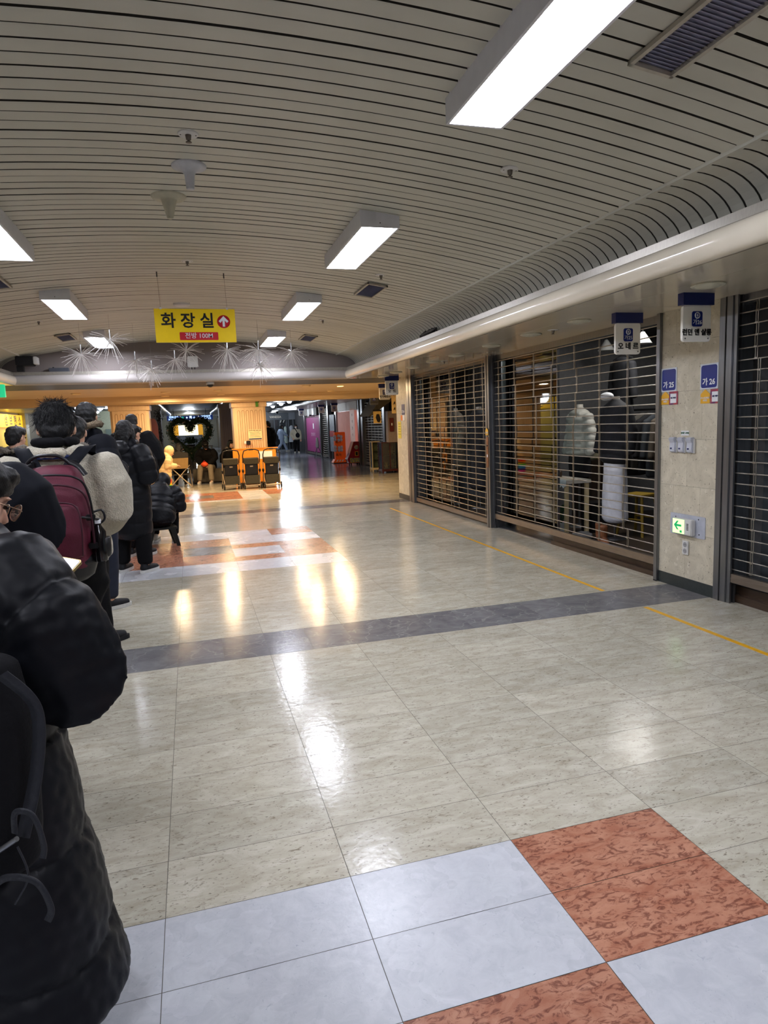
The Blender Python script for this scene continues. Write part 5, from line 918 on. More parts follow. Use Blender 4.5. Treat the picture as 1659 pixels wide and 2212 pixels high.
r = thing('handbag', (4.5, 7.68, 0.74), 'dark brown leather handbag on the display table', 'bag', rz=PI/2); BL_ = mat('brown_leather', (62, 44, 32), .45, 0, .15, 12); mb = MB(); trunk(mb, [(0.0, 0.13, 0.06, 0, 0), (0.07, 0.14, 0.06, 0, 0), (0.14, 0.10, 0.03, 0, 0)]); fuse(mb, 'pouch', BL_, r, 0.008, 2)
MB().tube([(-0.08, 0, 0.13), (-0.05, 0, 0.23), (0.05, 0, 0.25), (0.09, 0, 0.13)], 0.008, 6).build('handle', BL_, r, world=False)
for (yy, zz, lab, sc_) in ((8.12, 1.0, 'front', 1), (8.38, 1.0, 'rear', .8)):
    r = thing('tote_bag', (5.35, yy, 0.06), 'cream fleece tote bag on a stand inside the window, the %s one' % lab, 'bag'); mb = MB(); trunk(mb, [(0.86, 0.05, 0.13*sc_, 0, 0), (1.05, 0.06, 0.14*sc_, 0, 0), (1.17, 0.05, 0.12*sc_, 0, 0)]); fuse(mb, 'pouch', mat('cream_fleece_bag', (206, 196, 164), .9, bump=0.5), r, 0.012, 2); MB().tube([(0, -0.08, 1.16), (0, -0.04, 1.27), (0, 0.04, 1.27), (0, 0.08, 1.16)], 0.01, 6).build('handle', CREAM, r, world=False); MB().box(-0.1, 0.1, -0.12, 0.12, 0, 0.84).build('stand', mat('stand_dark_wood', (60, 48, 40), .5), r, world=False)
for k, (x, y, a) in enumerate(((4.43, 6.5, 0.4), (4.5, 6.7, 0.35))):
    r = thing('ankle_boot', (x, y, 0.06), 'brown leather ankle boot on the shop floor, the %s of the pair' % ('nearer', 'farther')[k], 'boot', 'pair of brown ankle boots', rz=a+PI/2+0.8); mb = MB(); limb(mb, [(0, -0.02, 0.2), (0, -0.03, 0.06)], [0.045, 0.04]); limb(mb, [(0, -0.05, 0.035), (0, 0.05, 0.04), (0, 0.14, 0.025)], [0.036, 0.04, 0.028]); fuse(mb, 'upper', mat('tan_boot_leather', (134, 84, 52), .5, 0, .1, 12), r, 0.008, 2); MB().box(-0.035, 0.035, -0.08, 0.15, 0, 0.014).build('sole', BLACKP, r, world=False, bevel=0.004)
for k, (x, y) in enumerate(((4.42, 6.9), (4.46, 7.02))):
    r = thing('flat_shoe', (x, y, 0.06), 'grey shoe on the shop floor beside the boots, the %s of the two' % ('nearer', 'farther')[k], 'shoe', 'pair of grey flat shoes', rz=1.2); mb = MB(); limb(mb, [(0, -0.09, 0.035), (0, 0, 0.035), (0, 0.1, 0.025)], [0.033, 0.036, 0.026]); fuse(mb, 'upper', mat('grey_shoe', (120, 118, 116), .6), r, 0.008, 1); MB().box(-0.03, 0.03, -0.11, 0.12, 0, 0.01).build('sole', BLACKP, r, world=False)
r = thing('waste_bin', (4.82, 7.28, 0.06), 'tall black bin standing behind the shutter rods', 'bin'); MB().prism([(-0.11, -0.1), (0.11, -0.1), (0.12, 0.12), (-0.12, 0.12)], 2, 0, 0.36).build('case', BLACKP, r, world=False, bevel=0.008); MB().box(-0.125, 0.125, -0.11, 0.13, 0.36, 0.375).build('rim', BLACKP, r, world=False)
r = thing('wooden_stool', (5.15, 6.85, 0.06), 'yellow wooden stool deep in the shop on the right', 'stool', rz=0.3); YW = mat('yellow_wood', (150, 122, 40), .5, 0, .1, 9); MB().box(-0.15, 0.15, -0.15, 0.15, 0.47, 0.5).build('seat', YW, r, world=False, bevel=0.006)
for sx in (-1, 1):
    for sy in (-1, 1): MB().tube([(sx*0.12, sy*0.12, 0.47), (sx*0.18, sy*0.18, 0)], 0.018, 6).build('leg', YW, r, world=False)
    MB().tube([(sx*0.15, -0.15, 0.2), (sx*0.15, 0.15, 0.2)], 0.012, 6).build('rung', YW, r, world=False)
r = thing('fire_extinguisher', (4.29, 8.22, 0.06), 'small red fire extinguisher behind the shop window', 'extinguisher'); MB().lathe([(0.06, 0), (0.065, 0.02), (0.065, 0.26), (0.04, 0.31), (0.02, 0.33), (0, 0.33)], (0, 0, 0), 20).build('cylinder', SRED, r, world=False); MB().box(-0.066, -0.05, -0.04, 0.04, 0.08, 0.2).build('label', YST, r, world=False); MB().box(-0.04, 0.04, -0.01, 0.01, 0.33, 0.37).build('valve', BLACKP, r, world=False)
r = thing('spotlight_bar', (5.9, 6.6, 2.62), 'white hanging spotlight cones under the shop ceiling', 'lamp')
for k in range(3): MB().lathe([(0.02, -0.02), (0.11, -0.16), (0.1, -0.165), (0, -0.06)], (-0.5, -0.2+k*0.75, -0.1), 18).build('shade', WHITEP, r, world=False); MB().tube([(-0.5, -0.2+k*0.75, -0.12), (-0.5, -0.2+k*0.75, 0)], 0.006, 6).build('cord', BLACKP, r, world=False)
# ------------------------------------------------------------------ people
SKIN = mat('skin', (205, 158, 132), 0.5, 0, 0.06, 12); HAIR = mat('black_hair', (11, 11, 13), 0.42, 0, 0.3, 60, bump=0.5, bscale=90, stretch=(6, 6, 1)); EYE = mat('eye_dark', (24, 20, 18), 0.2)
PUFB = mat('black_puffer_nylon', (10, 12, 18), 0.5, 0, 0.12, 9, bump=0.12, bscale=25, spec=0.22); NAVC = mat('navy_black_cloth', (12, 14, 21), 0.8, 0, 0.1, 20, spec=0.15); BLKC = mat('black_cloth', (12, 12, 15), 0.8, 0, 0.12, 25, bump=0.2, bscale=120, spec=0.15); JEAN = mat('dark_denim', (26, 32, 50), 0.8, 0, .25, 14)
FLEECE = mat('cream_fleece', (186, 178, 158), 0.95, 0, 0.16, 70, bump=1.0, bscale=150, sheen=0.3); FURG = mat('tan_fur', (128, 112, 92), 0.95, 0, 0.4, 60, bump=1.0, bscale=160); FURL = mat('grey_fur', (132, 124, 114), 0.95, 0, 0.4, 60, bump=1.0, bscale=160)
SOLE = mat('white_rubber', (206, 206, 202), 0.5); SHOEB = mat('black_canvas', (20, 21, 26), 0.7); SHOEW = mat('white_leather', (214, 208, 196), 0.5); CRPUF = mat('cream_puffer_nylon', (222, 196, 146), 0.55); GTROU = mat('grey_sweatpants', (132, 122, 104), 0.85, 0, .1, 20); LBLUE = mat('pale_blue_cloth', (168, 186, 214), 0.8); SOCK = mat('white_sock', (190, 192, 200), .9, bump=0.5)
V = Vector
def figure(lab, x, y, rz, H=1.68, top=BLKC, hem=0.45, bulk=0.0, qd=0.0, qp=0.11, trou=BLKC, tw=1.0, shoe=SHOEB, sole=SOLE, hair='short', hood=None, fur=None, furz=0.0, furs=1.0, bow=0.3, yaw=0.0, lean=0.0, drop=0.0, arms=('phone', 'phone'), legs=None, sleeve=1.0, seed=0.0, hem_w=1.0, name='person', vox=0.012, clothv=0.011, wr=0.0015, headoff=(0, 0, 0), collar=0, shoulder=1.0, feet=True, group=None, wrist_l=None, elbow=None, ex=0.5, tilt=0.0):
    r = thing(name, (x, y, 0), lab, 'person', group, rz=math.radians(rz)); h = H
    pel = V((0, 0, 0.53*h-drop)); Rl = Matrix.Rotation(-lean, 3, 'X')
    def U(p): return pel+Rl @ (V(p)-V((0, 0, 0.53*h)))
    Rh = Rl @ Matrix.Rotation(yaw, 3, 'Z') @ Matrix.Rotation(-bow, 3, 'X')
    neck = U((0, 0, 0.845*h)); hc = U((0, 0, 0.865*h))+Rh @ V((0, 0.015, 0.066*h))+V(headoff)
    def Hd(p): return hc+Rh @ V(p)
    J = {}
    for s in (-1, 1):
        a = arms[0 if s < 0 else 1]
        J['sh', s] = U((s*0.108*h*shoulder, -0.005, 0.805*h))
        if isinstance(a, tuple): J['el', s], J['wr', s] = V(a[0]), V(a[1])
        elif a == 'phone': J['el', s] = U((s*0.158*h, -0.03, 0.635*h)); J['wr', s] = U((s*0.045*h, 0.22, 0.675*h))
        elif a == 'pocket': J['el', s] = U((s*0.172*h, -0.06, 0.64*h)); J['wr', s] = U((s*0.115*h, 0.10, 0.53*h))
        else: J['el', s] = U((s*0.145*h, -0.02, 0.64*h)); J['wr', s] = U((s*0.15*h, 0.05, 0.485*h))
        lg = legs[0 if s < 0 else 1] if legs else None
        J['hp', s] = V((s*0.052*h, 0, 0.5*h-drop))
        if lg: J['kn', s], J['an', s] = V(lg[0]), V(lg[1]); J['to', s] = J['an', s]+(V(lg[2]) if len(lg) > 2 else V((0, 0.14, -0.03)))
        else: J['kn', s] = V((s*0.06*h, 0.01, 0.28*h)); J['an', s] = V((s*0.062*h, -0.02, 0.05*h)); J['to', s] = J['an', s]+V((s*0.02, 0.145, -0.05))
    # body: one continuous surface
    b = MB()
    trk = [(0.48, .085, .065), (0.53, .095, .07), (0.62, .075, .06), (0.72, .09, .065), (0.79, .095, .06), (0.83, .05, .045)]
    loft(b, [(U((0, 0, z*h)), rx*h, ry*h, V((1, 0, 0)), Rl @ V((0, 1, 0))) for z, rx, ry in trk], 20)
    limb(b, [U((0, 0, 0.80*h)), neck, Hd((0, -0.02, -0.06))], [0.055, 0.052, 0.05])
    b.ell(Hd((0, -0.012, 0.025)), (0.074, 0.09, 0.085), 18, Rh); b.ell(Hd((0, 0.022, -0.025)), (0.062, 0.068, 0.082), 16, Rh); b.ell(Hd((0, 0.052, -0.082)), (0.036, 0.034, 0.03), 12, Rh)
    limb(b, [Hd((0, 0.082, 0.018)), Hd((0, 0.105, -0.022))], [0.009, 0.014], 10); b.ell(Hd((0, 0.088, -0.056)), (0.022, 0.012, 0.010), 10, Rh); b.ell(Hd((0, 0.080, 0.034)), (0.045, 0.014, 0.008), 10, Rh)
    for s in (-1, 1):
        b.ell(Hd((s*0.077, -0.005, -0.005)), (0.010, 0.02, 0.031), 10, Rh)
        limb(b, [J['hp', s], J['kn', s], J['an', s]], [0.05*h, 0.033*h, 0.023*h]); limb(b, [J['an', s]+V((0, -0.03, -0.03)), J['to', s]], [0.03, 0.028])
        limb(b, [J['sh', s], J['el', s], J['wr', s]], [0.03*h, 0.024*h, 0.016*h])
        d = (J['wr', s]-J['el', s]).normalized(); pn = V((0, 0, 1))-d*d.z; pn = pn.normalized() if pn.length > 0.1 else V((0, 1, 0)); sd = d.cross(pn)*(-s)
        pc = J['wr', s]+d*0.045; limb(b, [J['wr', s], pc, J['wr', s]+d*0.085], [0.024, 0.030, 0.030], 10, 0.6)
        for k, (of, L_) in enumerate(((-0.026, 0.058), (-0.009, 0.072), (0.009, 0.076), (0.026, 0.068))):
            p0 = J['wr', s]+d*0.08+sd*(-of*1.15); p1 = p0+d*L_*0.5-pn*0.006; p2 = p0+d*L_*0.85-pn*0.028; limb(b, [p0, p1, p2], [0.0095, 0.0088, 0.0078], 8)
        t0 = J['wr', s]+d*0.03-sd*0.024; limb(b, [t0, t0+d*0.03-sd*0.028, t0+d*0.055-sd*0.034-pn*0.012], [0.012, 0.0105, 0.0088], 8)
    fuse(b, 'body', SKIN, r, 0.0085, 2)
    for s in (-1, 1): MB().ell(Hd((s*0.029, 0.083, 0.012)), (0.012, 0.006, 0.006), 10, Rh).build('eye', EYE, r, world=False)
    MB().ell(Hd((0, 0.0975, -0.056)), (0.019, 0.004, 0.006), 10, Rh).build('mouth', mat('lip_tone', (160, 92, 84), .5) if 'lip_tone' not in bpy.data.materials else bpy.data.materials['lip_tone'], r, world=False)
    # coat
    c = MB(); B_ = bulk; rows = []
    hz = hem
    prof_ = [(hz, (0.105*h+B_)*hem_w, (0.082*h+B_)*hem_w), (max(hz+0.03, 0.50), 0.108*h+B_, 0.082*h+B_), (0.62, 0.098*h+B_, 0.072*h+B_), (0.72, 0.108*h+B_, 0.075*h+B_), (0.785, (0.112*h+B_)*shoulder, 0.066*h+B_*0.9), (0.825, 0.075*h*shoulder+B_*0.8, 0.052*h+B_*0.7), (0.85+collar, 0.046*h+B_*0.3, 0.044*h+B_*0.3)]
    prof_ = [p for i, p in enumerate(prof_) if i == 0 or p[0] > hz+0.02]
    rg = []
    for z, rx, ry in prof_:
        if z*h < 0.53*h and lean > 0.2: rg.append((pel+V((0, 0.0, (z-0.53)*h)), rx, ry, V((1, 0, 0)), V((0, 1, 0))))
        else: rg.append((U((0, 0, z*h)), rx, ry, V((1, 0, 0)), Rl @ V((0, 1, 0))))
    loft(c, rg, 28)
    chains = [[(*g[0], min(g[1], g[2])) for g in rg]]
    for s in (-1, 1):
        el, wr_, sh = J['el', s], J['wr', s], J['sh', s]; R0 = 0.042*h*sleeve+B_*0.75; R1 = 0.037*h*sleeve+B_*0.75; R2 = 0.028*h*sleeve+B_*0.45
        m1 = sh.lerp(el, 0.5)+V((s*0.012, -0.008, 0)); m2 = el.lerp(wr_, 0.55); pts = [sh-V((s*0.03, 0, 0)), m1, el, m2, wr_]
        limb(c, pts, [R0, (R0+R1)/2*1.02, R1, (R1+R2)/2*1.08, R2], 16); chains.append([(*p, w) for p, w in zip(pts, [R0, R0, R1, (R1+R2)/2, R2])])
    fuse(c, 'coat', top, r, clothv, 3, quilt(chains, qp, qd, wr, seed, ex, tilt) if qd else cloth(0.007, 11, seed))
    # trousers and shoes
    t = MB(); limb(t, [J['hp', -1]+V((-0.02, 0, 0.05)), J['hp', 1]+V((0.02, 0, 0.05))], [0.075*h, 0.075*h])
    for s in (-1, 1):
        an = J['an', s]+V((0, 0, 0.035)); limb(t, [J['hp', s], J['hp', s].lerp(J['kn', s], 0.5), J['kn', s], J['kn', s].lerp(an, 0.5), an], [0.06*h*tw, 0.052*h*tw, 0.042*h*tw, 0.038*h*tw, 0.036*h*tw])
    fuse(t, 'trousers', trou, r, 0.013, 2, cloth(0.006, 9, seed+1))
    for s in (-1, 1):
        if not feet: break
        an, to = J['an', s], J['to', s]; dd = V((to.x-an.x, to.y-an.y, 0)); dd = dd.normalized() if dd.length > 0.02 else V((0, 1, 0)); zf = to.z; sr = math.atan2(-dd.x, dd.y); zb = min(an.z, to.z)-0.0
        base = V((an.x, an.y, max(0.0, an.z-0.05*h) if legs else 0.0)); Rz = Matrix.Rotation(sr, 3, 'Z')
        def F(p): return base+Rz @ V(p)
        sm = MB(); limb(sm, [F((0, -0.055, 0.055)), F((0, 0.02, 0.055)), F((0, 0.10, 0.045)), F((0, 0.165, 0.038))], [0.038, 0.044, 0.043, 0.034], 14, 0.85); limb(sm, [F((0, -0.03, 0.05)), F((0, -0.02, 0.105))], [0.04, 0.04])
        so = fuse(sm, 'shoe', shoe, r, 0.009, 2); q = MB(); q.prism([(p[0], p[1]) for p in [F((0.044*math.cos(a)*(1.1 if 0.3 < math.sin(a) else 1.0), 0.055+0.148*math.sin(a)+0.0, 0)) for a in [2*PI*k/20 for k in range(20)]]], 2, base.z+0.001, base.z+0.032); q.build('sole', sole, so, world=False)
    # hair
    if hair:
        g = MB(); sc = 1.0
        g.ell(Hd((0, -0.035, 0.02)), (0.086, 0.082, 0.092), 18, Rh); g.ell(Hd((0, -0.008, 0.062)), (0.084, 0.1, 0.062), 18, Rh); g.ell(Hd((0, 0.055, 0.085)), (0.062, 0.04, 0.03), 12, Rh)
        if hair == 'long':
            g.ell(Hd((0, -0.05, -0.04)), (0.088, 0.065, 0.085), 16, Rh)
            for s in (-1, 1): limb(g, [Hd((s*0.07, 0.0, 0.03)), Hd((s*0.082, -0.005, -0.06)), Hd((s*0.075, 0.0, -0.15))], [0.028, 0.03, 0.024])
            limb(g, [Hd((0, -0.075, 0)), Hd((0, -0.08, -0.1)), Hd((0, -0.06, -0.2))], [0.07, 0.07, 0.05], 14, 0.5)
        else: g.ell(Hd((0, -0.06, -0.03)), (0.07, 0.045, 0.06), 14, Rh)
        fuse(g, 'hair', HAIR, r, 0.008, 2, lambda co: wav(co, 60, seed, 0.004)+wav(co, 140, seed, 0.002))
    if hood == 'down':
        g = MB(); limb(g, [neck+V((-0.085, 0.045, 0.0)), neck+V((-0.105, -0.03, 0.0)), neck+V((-0.06, -0.10, -0.005)), neck+V((0.06, -0.10, -0.005)), neck+V((0.105, -0.03, 0.0)), neck+V((0.085, 0.045, 0.0))], [0.04+B_*0.3, 0.05+B_*0.3, 0.05, 0.05, 0.05+B_*0.3, 0.04+B_*0.3]); g.ell(neck+V((0, -0.105, -0.065)), (0.125, 0.06+B_*0.5, 0.085), 16)
        fuse(g, 'hood', top, r, 0.011, 3, cloth(0.006, 14, seed+3))
    if hood == 'up':
        g = MB(); g.ell(Hd((0, -0.03, 0.02)), (0.108, 0.118, 0.125), 20, Rh); g.ell(neck+V((0, -0.03, 0.0)), (0.11, 0.10, 0.09), 16); fuse(g, 'hood', top, r, 0.011, 3, cloth(0.005, 12, seed+3))
    if fur:
        pts = [neck+V((0.105*furs*math.cos(a), -0.02+0.115*furs*math.sin(a)-0.0, furz+0.035+(-0.015 if math.sin(a) < 0 else 0.0)+0.01*math.cos(3*a))) for a in [PI*0.35+2*PI*0.8*k/14+PI*0.25 for k in range(15)]]
        g = MB(); limb(g, pts, [0.028]*15, 10); rn = random.Random(int(seed*10)+5)
        f_ = fuse(g, 'fur_trim', fur, r, 0.009, 1, lambda co: wav(co, 120, 1, 0.006)); q = MB()
        for k in range(420):
            p = pts[rn.randrange(15)].lerp(pts[rn.randrange(15)], 0.0); j = rn.randrange(14); p = pts[j].lerp(pts[j+1], rn.random()); d = V((rn.gauss(0, 1), rn.gauss(0, 1), rn.gauss(0, 1))).normalized(); s_ = d.cross(V((.3, .5, .8))).normalized()*0.002; q.add([p+d*0.024-s_, p+d*0.024+s_, p+d*0.05], [(0, 1, 2)])
        q.build('fur_tips', fur, f_, world=False)['kind'] = 'stuff'
    return r, J, Hd, U, Rh, neck
def backpack(r_lab, x, y, rz, z0, w, h, d, mbody, mbase, straps=True):
    r = thing('backpack', (x, y, z0), r_lab, 'backpack', rz=math.radians(rz)); mb = MB()
    loft(mb, [(V((0, 0, 0)), w*0.46, d*0.46, V((1, 0, 0)), V((0, 1, 0))), (V((0, 0, h*0.3)), w*0.5, d*0.5, V((1, 0, 0)), V((0, 1, 0))), (V((0, 0.01, h*0.7)), w*0.48, d*0.46, V((1, 0, 0)), V((0, 1, 0))), (V((0, 0.02, h*0.93)), w*0.38, d*0.34, V((1, 0, 0)), V((0, 1, 0)))], 4*8)
    # squarer outline
    vs = []
    for v in mb.v: q = V(v); fx = q.x/(w*0.5); fy = q.y/(d*0.5); vs.append((q.x*(1+0.16*fy*fy), q.y*(1+0.30*fx*fx*(1 if abs(fx) < 1 else 0)), q.z))
    mb.v = vs; fuse(mb, 'main_compartment', mbody, r, 0.009, 3, cloth(0.004, 12)); return r
# --- the near woman in the long black puffer coat, cut by the left edge
PX, PY, PR = -0.60, 1.80, -24
res = figure('woman in a long black quilted puffer coat looking at her phone, nearest the camera', PX, PY, PR, 1.50, PUFB, 0.085, 0.085, 0.022, 0.25, BLKC, 1.0, SHOEB, SOLE, 'long', 'down', None, bow=0.45, yaw=-0.5, lean=0.05, arms=(((-0.27, -0.02, 0.96), (-0.13, 0.20, 1.04)), ((0.335, -0.015, 0.965), (0.08, 0.27, 1.04))), seed=1.3, wr=0.005, hem_w=1.5, clothv=0.009, shoulder=1.08, ex=0.4, tilt=0.35)
r1, J, Hd, U, Rh, nk = res
GL = mat('spectacle_metal', (150, 120, 96), .3, .8); LN = glassmat('spectacle_lens', (190, 170, 190), 0.1)
g = thing('spectacles', (PX, PY, 0), 'thin-rimmed round spectacles worn by the nearest woman', 'glasses', rz=math.radians(PR))
for s in (-1, 1):
    c = Hd((s*0.033, 0.112, 0.008)); ring = [c+Rh @ V((0.026*math.cos(a), -0.004*abs(math.cos(a)), 0.022*math.sin(a))) for a in [2*PI*k/20 for k in range(20)]]; MB().tube(ring, 0.0013, 6, closed=True).build('rim', GL, g, world=False); MB().add(ring, [tuple(range(20))]).build('lens', LN, g, world=False)
    MB().tube([Hd((s*0.059, 0.110, 0.012)), Hd((s*0.078, 0.10, 0.012)), Hd((s*0.086, 0.0, 0.006)), Hd((s*0.08, -0.02, -0.015))], 0.0014, 6).build('temple_arm', GL, g, world=False)
MB().tube([Hd((-0.008, 0.114, 0.012)), Hd((0, 0.118, 0.014)), Hd((0.008, 0.114, 0.012))], 0.0013, 6).build('bridge', GL, g, world=False)
ph = thing('smartphone', (-0.405, 2.075, 1.125), 'lit smartphone held by the nearest woman', 'phone'); ph.rotation_euler = (math.radians(28), math.radians(8), math.radians(-30))
MB().prism(rrect(-0.038, 0.038, -0.08, 0.08, 0.01), 2, -0.009, 0.0).build('case', mat('champagne_case', (150, 132, 84), .35, .6), ph, world=False); MB().prism(rrect(-0.034, 0.034, -0.076, 0.076, 0.008), 2, 0.0, 0.0012).build('screen', mat('phone_screen_lit', (210, 220, 240), .2, emit=(190, 200, 220), estr=0.45, rgb2=(240, 240, 245), scale=30), ph, world=False)
# her black backpack with dangling webbing
WEB = mat('dark_webbing', (24, 26, 33), .6, bump=0.3)
bp_ = backpack('black backpack with dangling webbing worn by the nearest woman', PX+0.125, PY-0.325, PR, 0.66, 0.25, 0.44, 0.15, BLKC, BLKC)
def ribbon(mb, pts, w, up_=V((0, 1, 0))):
    pts = [V(p) for p in pts]; vs = []
    for i, p in enumerate(pts):
        t = (pts[min(i+1, len(pts)-1)]-pts[max(i-1, 0)]).normalized(); s = t.cross(up_).normalized()*w; vs += [p-s, p+s, p+s+up_*0.002, p-s+up_*0.002]
    fs = []
    for i in range(len(pts)-1): a = i*4; b = a+4; fs += [(a, a+1, b+1, b), (a+1, a+2, b+2, b+1), (a+2, a+3, b+3, b+2), (a+3, a, b, b+3)]
    mb.add(vs, fs, True)
def arc(pts, n=10):
    P = [V(p) for p in pts]; out = []
    for i in range(len(P)-1):
        p0 = P[max(i-1, 0)]; p1 = P[i]; p2 = P[i+1]; p3 = P[min(i+2, len(P)-1)]
        for k in range(n): t = k/n; out.append(0.5*((2*p1)+(-p0+p2)*t+(2*p0-5*p1+4*p2-p3)*t*t+(-p0+3*p1-3*p2+p3)*t**3))
    out.append(P[-1]); return out
mb = MB(); ribbon(mb, arc([(0.13, -0.05, 0.42), (0.17, -0.02, 0.34), (0.165, -0.03, 0.22), (0.15, -0.07, 0.10)]), 0.014, V((0, -1, 0))); mb.build('side_strap', WEB, bp_, world=False)
mb = MB(); ribbon(mb, arc([(0.15, -0.09, 0.12), (0.165, -0.1, 0.17), (0.20, -0.1, 0.165), (0.215, -0.1, 0.11), (0.21, -0.1, 0.08)]), 0.006, V((0, -1, 0))); mb.build('webbing_loop', WEB, bp_, world=False)
mb = MB(); ribbon(mb, arc([(0.08, -0.1, 0.0), (0.13, -0.1, 0.035), (0.19, -0.1, 0.03), (0.215, -0.1, -0.02), (0.205, -0.1, -0.05)]), 0.007, V((0, -1, 0))); mb.build('webbing_loop', WEB, bp_, world=False)
MB().tube([(0.06, -0.10, 0.05), (0.165, -0.105, 0.12)], 0.005, 8).build('zip_pull', STEEL, bp_, world=False)
MB().tube(arc([(0.16, -0.1, 0.10), (0.175, -0.1, 0.04), (0.14, -0.1, -0.02)]), 0.002, 6).build('cord', WEB, bp_, world=False)
# --- person whose raised dark sleeve covers the maroon backpack
figure('person in a dark coat with raised elbow, between nearest woman and fleece jacket', -0.80, 2.60, -5, 1.66, NAVC, 0.40, 0.05, 0, arms=('phone', ((0.255, -0.02, 1.215), (0.10, 0.20, 1.25))), bow=0.45, seed=2.2, sleeve=1.3)
# --- man in the cream fleece
fx, fy = -0.60, 3.42
res = figure('man in a cream fleece jacket wearing a maroon backpack', fx, fy, 2, 1.71, FLEECE, 0.555, 0.022, 0, trou=BLKC, arms=('phone', ((0.225, -0.02, 1.17), (0.13, 0.22, 1.06))), bow=0.5, headoff=(0, -0.01, -0.02), seed=3.1, sleeve=1.22, legs=(((-0.19, 0.03, 0.46), (-0.28, 0.04, 0.083)), ((-0.08, 0.0, 0.46), (-0.15, 0.05, 0.083))), hem_w=1.02, collar=0.015, shoulder=1.08)
rf, J, Hd, U, Rh, nk = res
mb = MB(); rn = random.Random(2)
for k in range(1500):
    d = V((rn.gauss(0, 1), rn.gauss(-0.6, 1), rn.gauss(0.35, 0.9))).normalized(); p = V((0.084*d.x, -0.03+0.09*d.y, 0.028+0.096*d.z))
    if p.y > 0.05 and p.z < 0.03: continue
    t = (V((rn.gauss(0, .35), -0.25, -1.0))-d*V((0, -0.25, -1)).dot(d)).normalized() if p.z < 0.1 else V((rn.gauss(0, 1), rn.gauss(0, 1), 0.3)).normalized(); L_ = rn.uniform(0.02, 0.045); lift = rn.uniform(0.02, 0.2)
    mb.tube([Hd(p), Hd(p+t*L_*0.5+d*L_*lift*0.5), Hd(p+t*L_+d*L_*lift*0.55)], [0.0016, 0.0012, 0.0004], 3, cap=False)
o = mb.build('hair_strands', HAIR, [c for c in rf.children if c.name.startswith('hair')][0], world=False); o['kind'] = 'stuff'
mb = MB(); cpts = [nk+V((0.10*math.cos(a), -0.018+0.10*math.sin(a), 0.012+0.014*math.sin(a))) for a in [PI*0.92+PI*1.16*k/16 for k in range(17)]]; limb(mb, cpts, [0.02]+[0.028]*15+[0.02], 12); fuse(mb, 'fleece_collar', FLEECE, rf, 0.009, 2, lambda co: wav(co, 80, 1, 0.003))
mb = MB(); cpts = [nk+V((0.082*math.cos(a), -0.012+0.085*math.sin(a), 0.05)) for a in [PI*0.9+PI*1.2*k/16 for k in range(17)]]; limb(mb, cpts, [0.018]+[0.024]*15+[0.018], 12, 1.0); fuse(mb, 'dark_collar', BLKC, rf, 0.008, 2)
mb = MB(); cpts = [nk+V((0.11*math.cos(a), -0.022+0.105*math.sin(a), -0.016)) for a in [PI*1.15+PI*0.7*k/12 for k in range(13)]]; limb(mb, cpts, [0.012]*13, 10); fuse(mb, 'blue_neck_tape', mat('blue_tape', (26, 42, 92), .7), rf, 0.007, 1)
MAR = mat('maroon_nylon', (92, 26, 46), 0.62, 0, 0.15, 14, bump=0.15, bscale=200); MARD = mat('dark_maroon_piping', (58, 16, 30), .6); BOT = mat('black_coated_fabric', (22, 21, 24), .4)
bk = backpack('maroon backpack with black straps worn over the cream fleece', fx+0.01, fy-0.235, 2, 0.95, 0.29, 0.45, 0.19, MAR, BOT)
mb = MB(); loft(mb, [(V((0, 0, -0.045)), 0.135, 0.075, V((1, 0, 0)), V((0, 1, 0))), (V((0, 0, 0.02)), 0.158, 0.098, V((1, 0, 0)), V((0, 1, 0))), (V((0, 0, 0.045)), 0.15, 0.092, V((1, 0, 0)), V((0, 1, 0)))], 24); fuse(mb, 'bottom_panel', BOT, bk, 0.009, 2)
mb = MB(); loft(mb, [(V((-0.005, -0.095, 0.055)), 0.122, 0.03, V((1, 0, 0)), V((0, 1, 0))), (V((-0.005, -0.105, 0.16)), 0.124, 0.036, V((1, 0, 0)), V((0, 1, 0))), (V((-0.005, -0.10, 0.27)), 0.115, 0.03, V((1, 0, 0)), V((0, 1, 0)))], 28); fuse(mb, 'front_pocket', MAR, bk, 0.008, 3, cloth(0.004, 13))
def seam(pts, nm, m, rr=0.0035, par=bk): MB().tube(arc(pts, 8), rr, 6).build(nm, m, par, world=False)
seam([(-0.115, -0.118, 0.06), (-0.122, -0.135, 0.17), (-0.112, -0.125, 0.265), (-0.06, -0.122, 0.292), (0.05, -0.122, 0.292), (0.102, -0.125, 0.265), (0.114, -0.135, 0.17), (0.107, -0.118, 0.06)], 'pocket_piping', MARD)
seam([(-0.145, -0.075, 0.28), (-0.13, -0.095, 0.345), (-0.06, -0.104, 0.365), (0.05, -0.104, 0.365), (0.125, -0.095, 0.33), (0.148, -0.075, 0.24), (0.152, -0.07, 0.10)], 'zip_line', MARD, 0.005)
seam([(-0.14, -0.06, 0.345), (-0.11, -0.085, 0.395), (0, -0.09, 0.41), (0.11, -0.085, 0.39), (0.146, -0.05, 0.31), (0.156, -0.03, 0.15)], 'top_zip', BOT, 0.005)
seam([(-0.09, -0.01, 0.46), (-0.05, -0.015, 0.488), (0.03, -0.015, 0.488), (0.075, -0.01, 0.455)], 'grab_handle', BOT, 0.007)
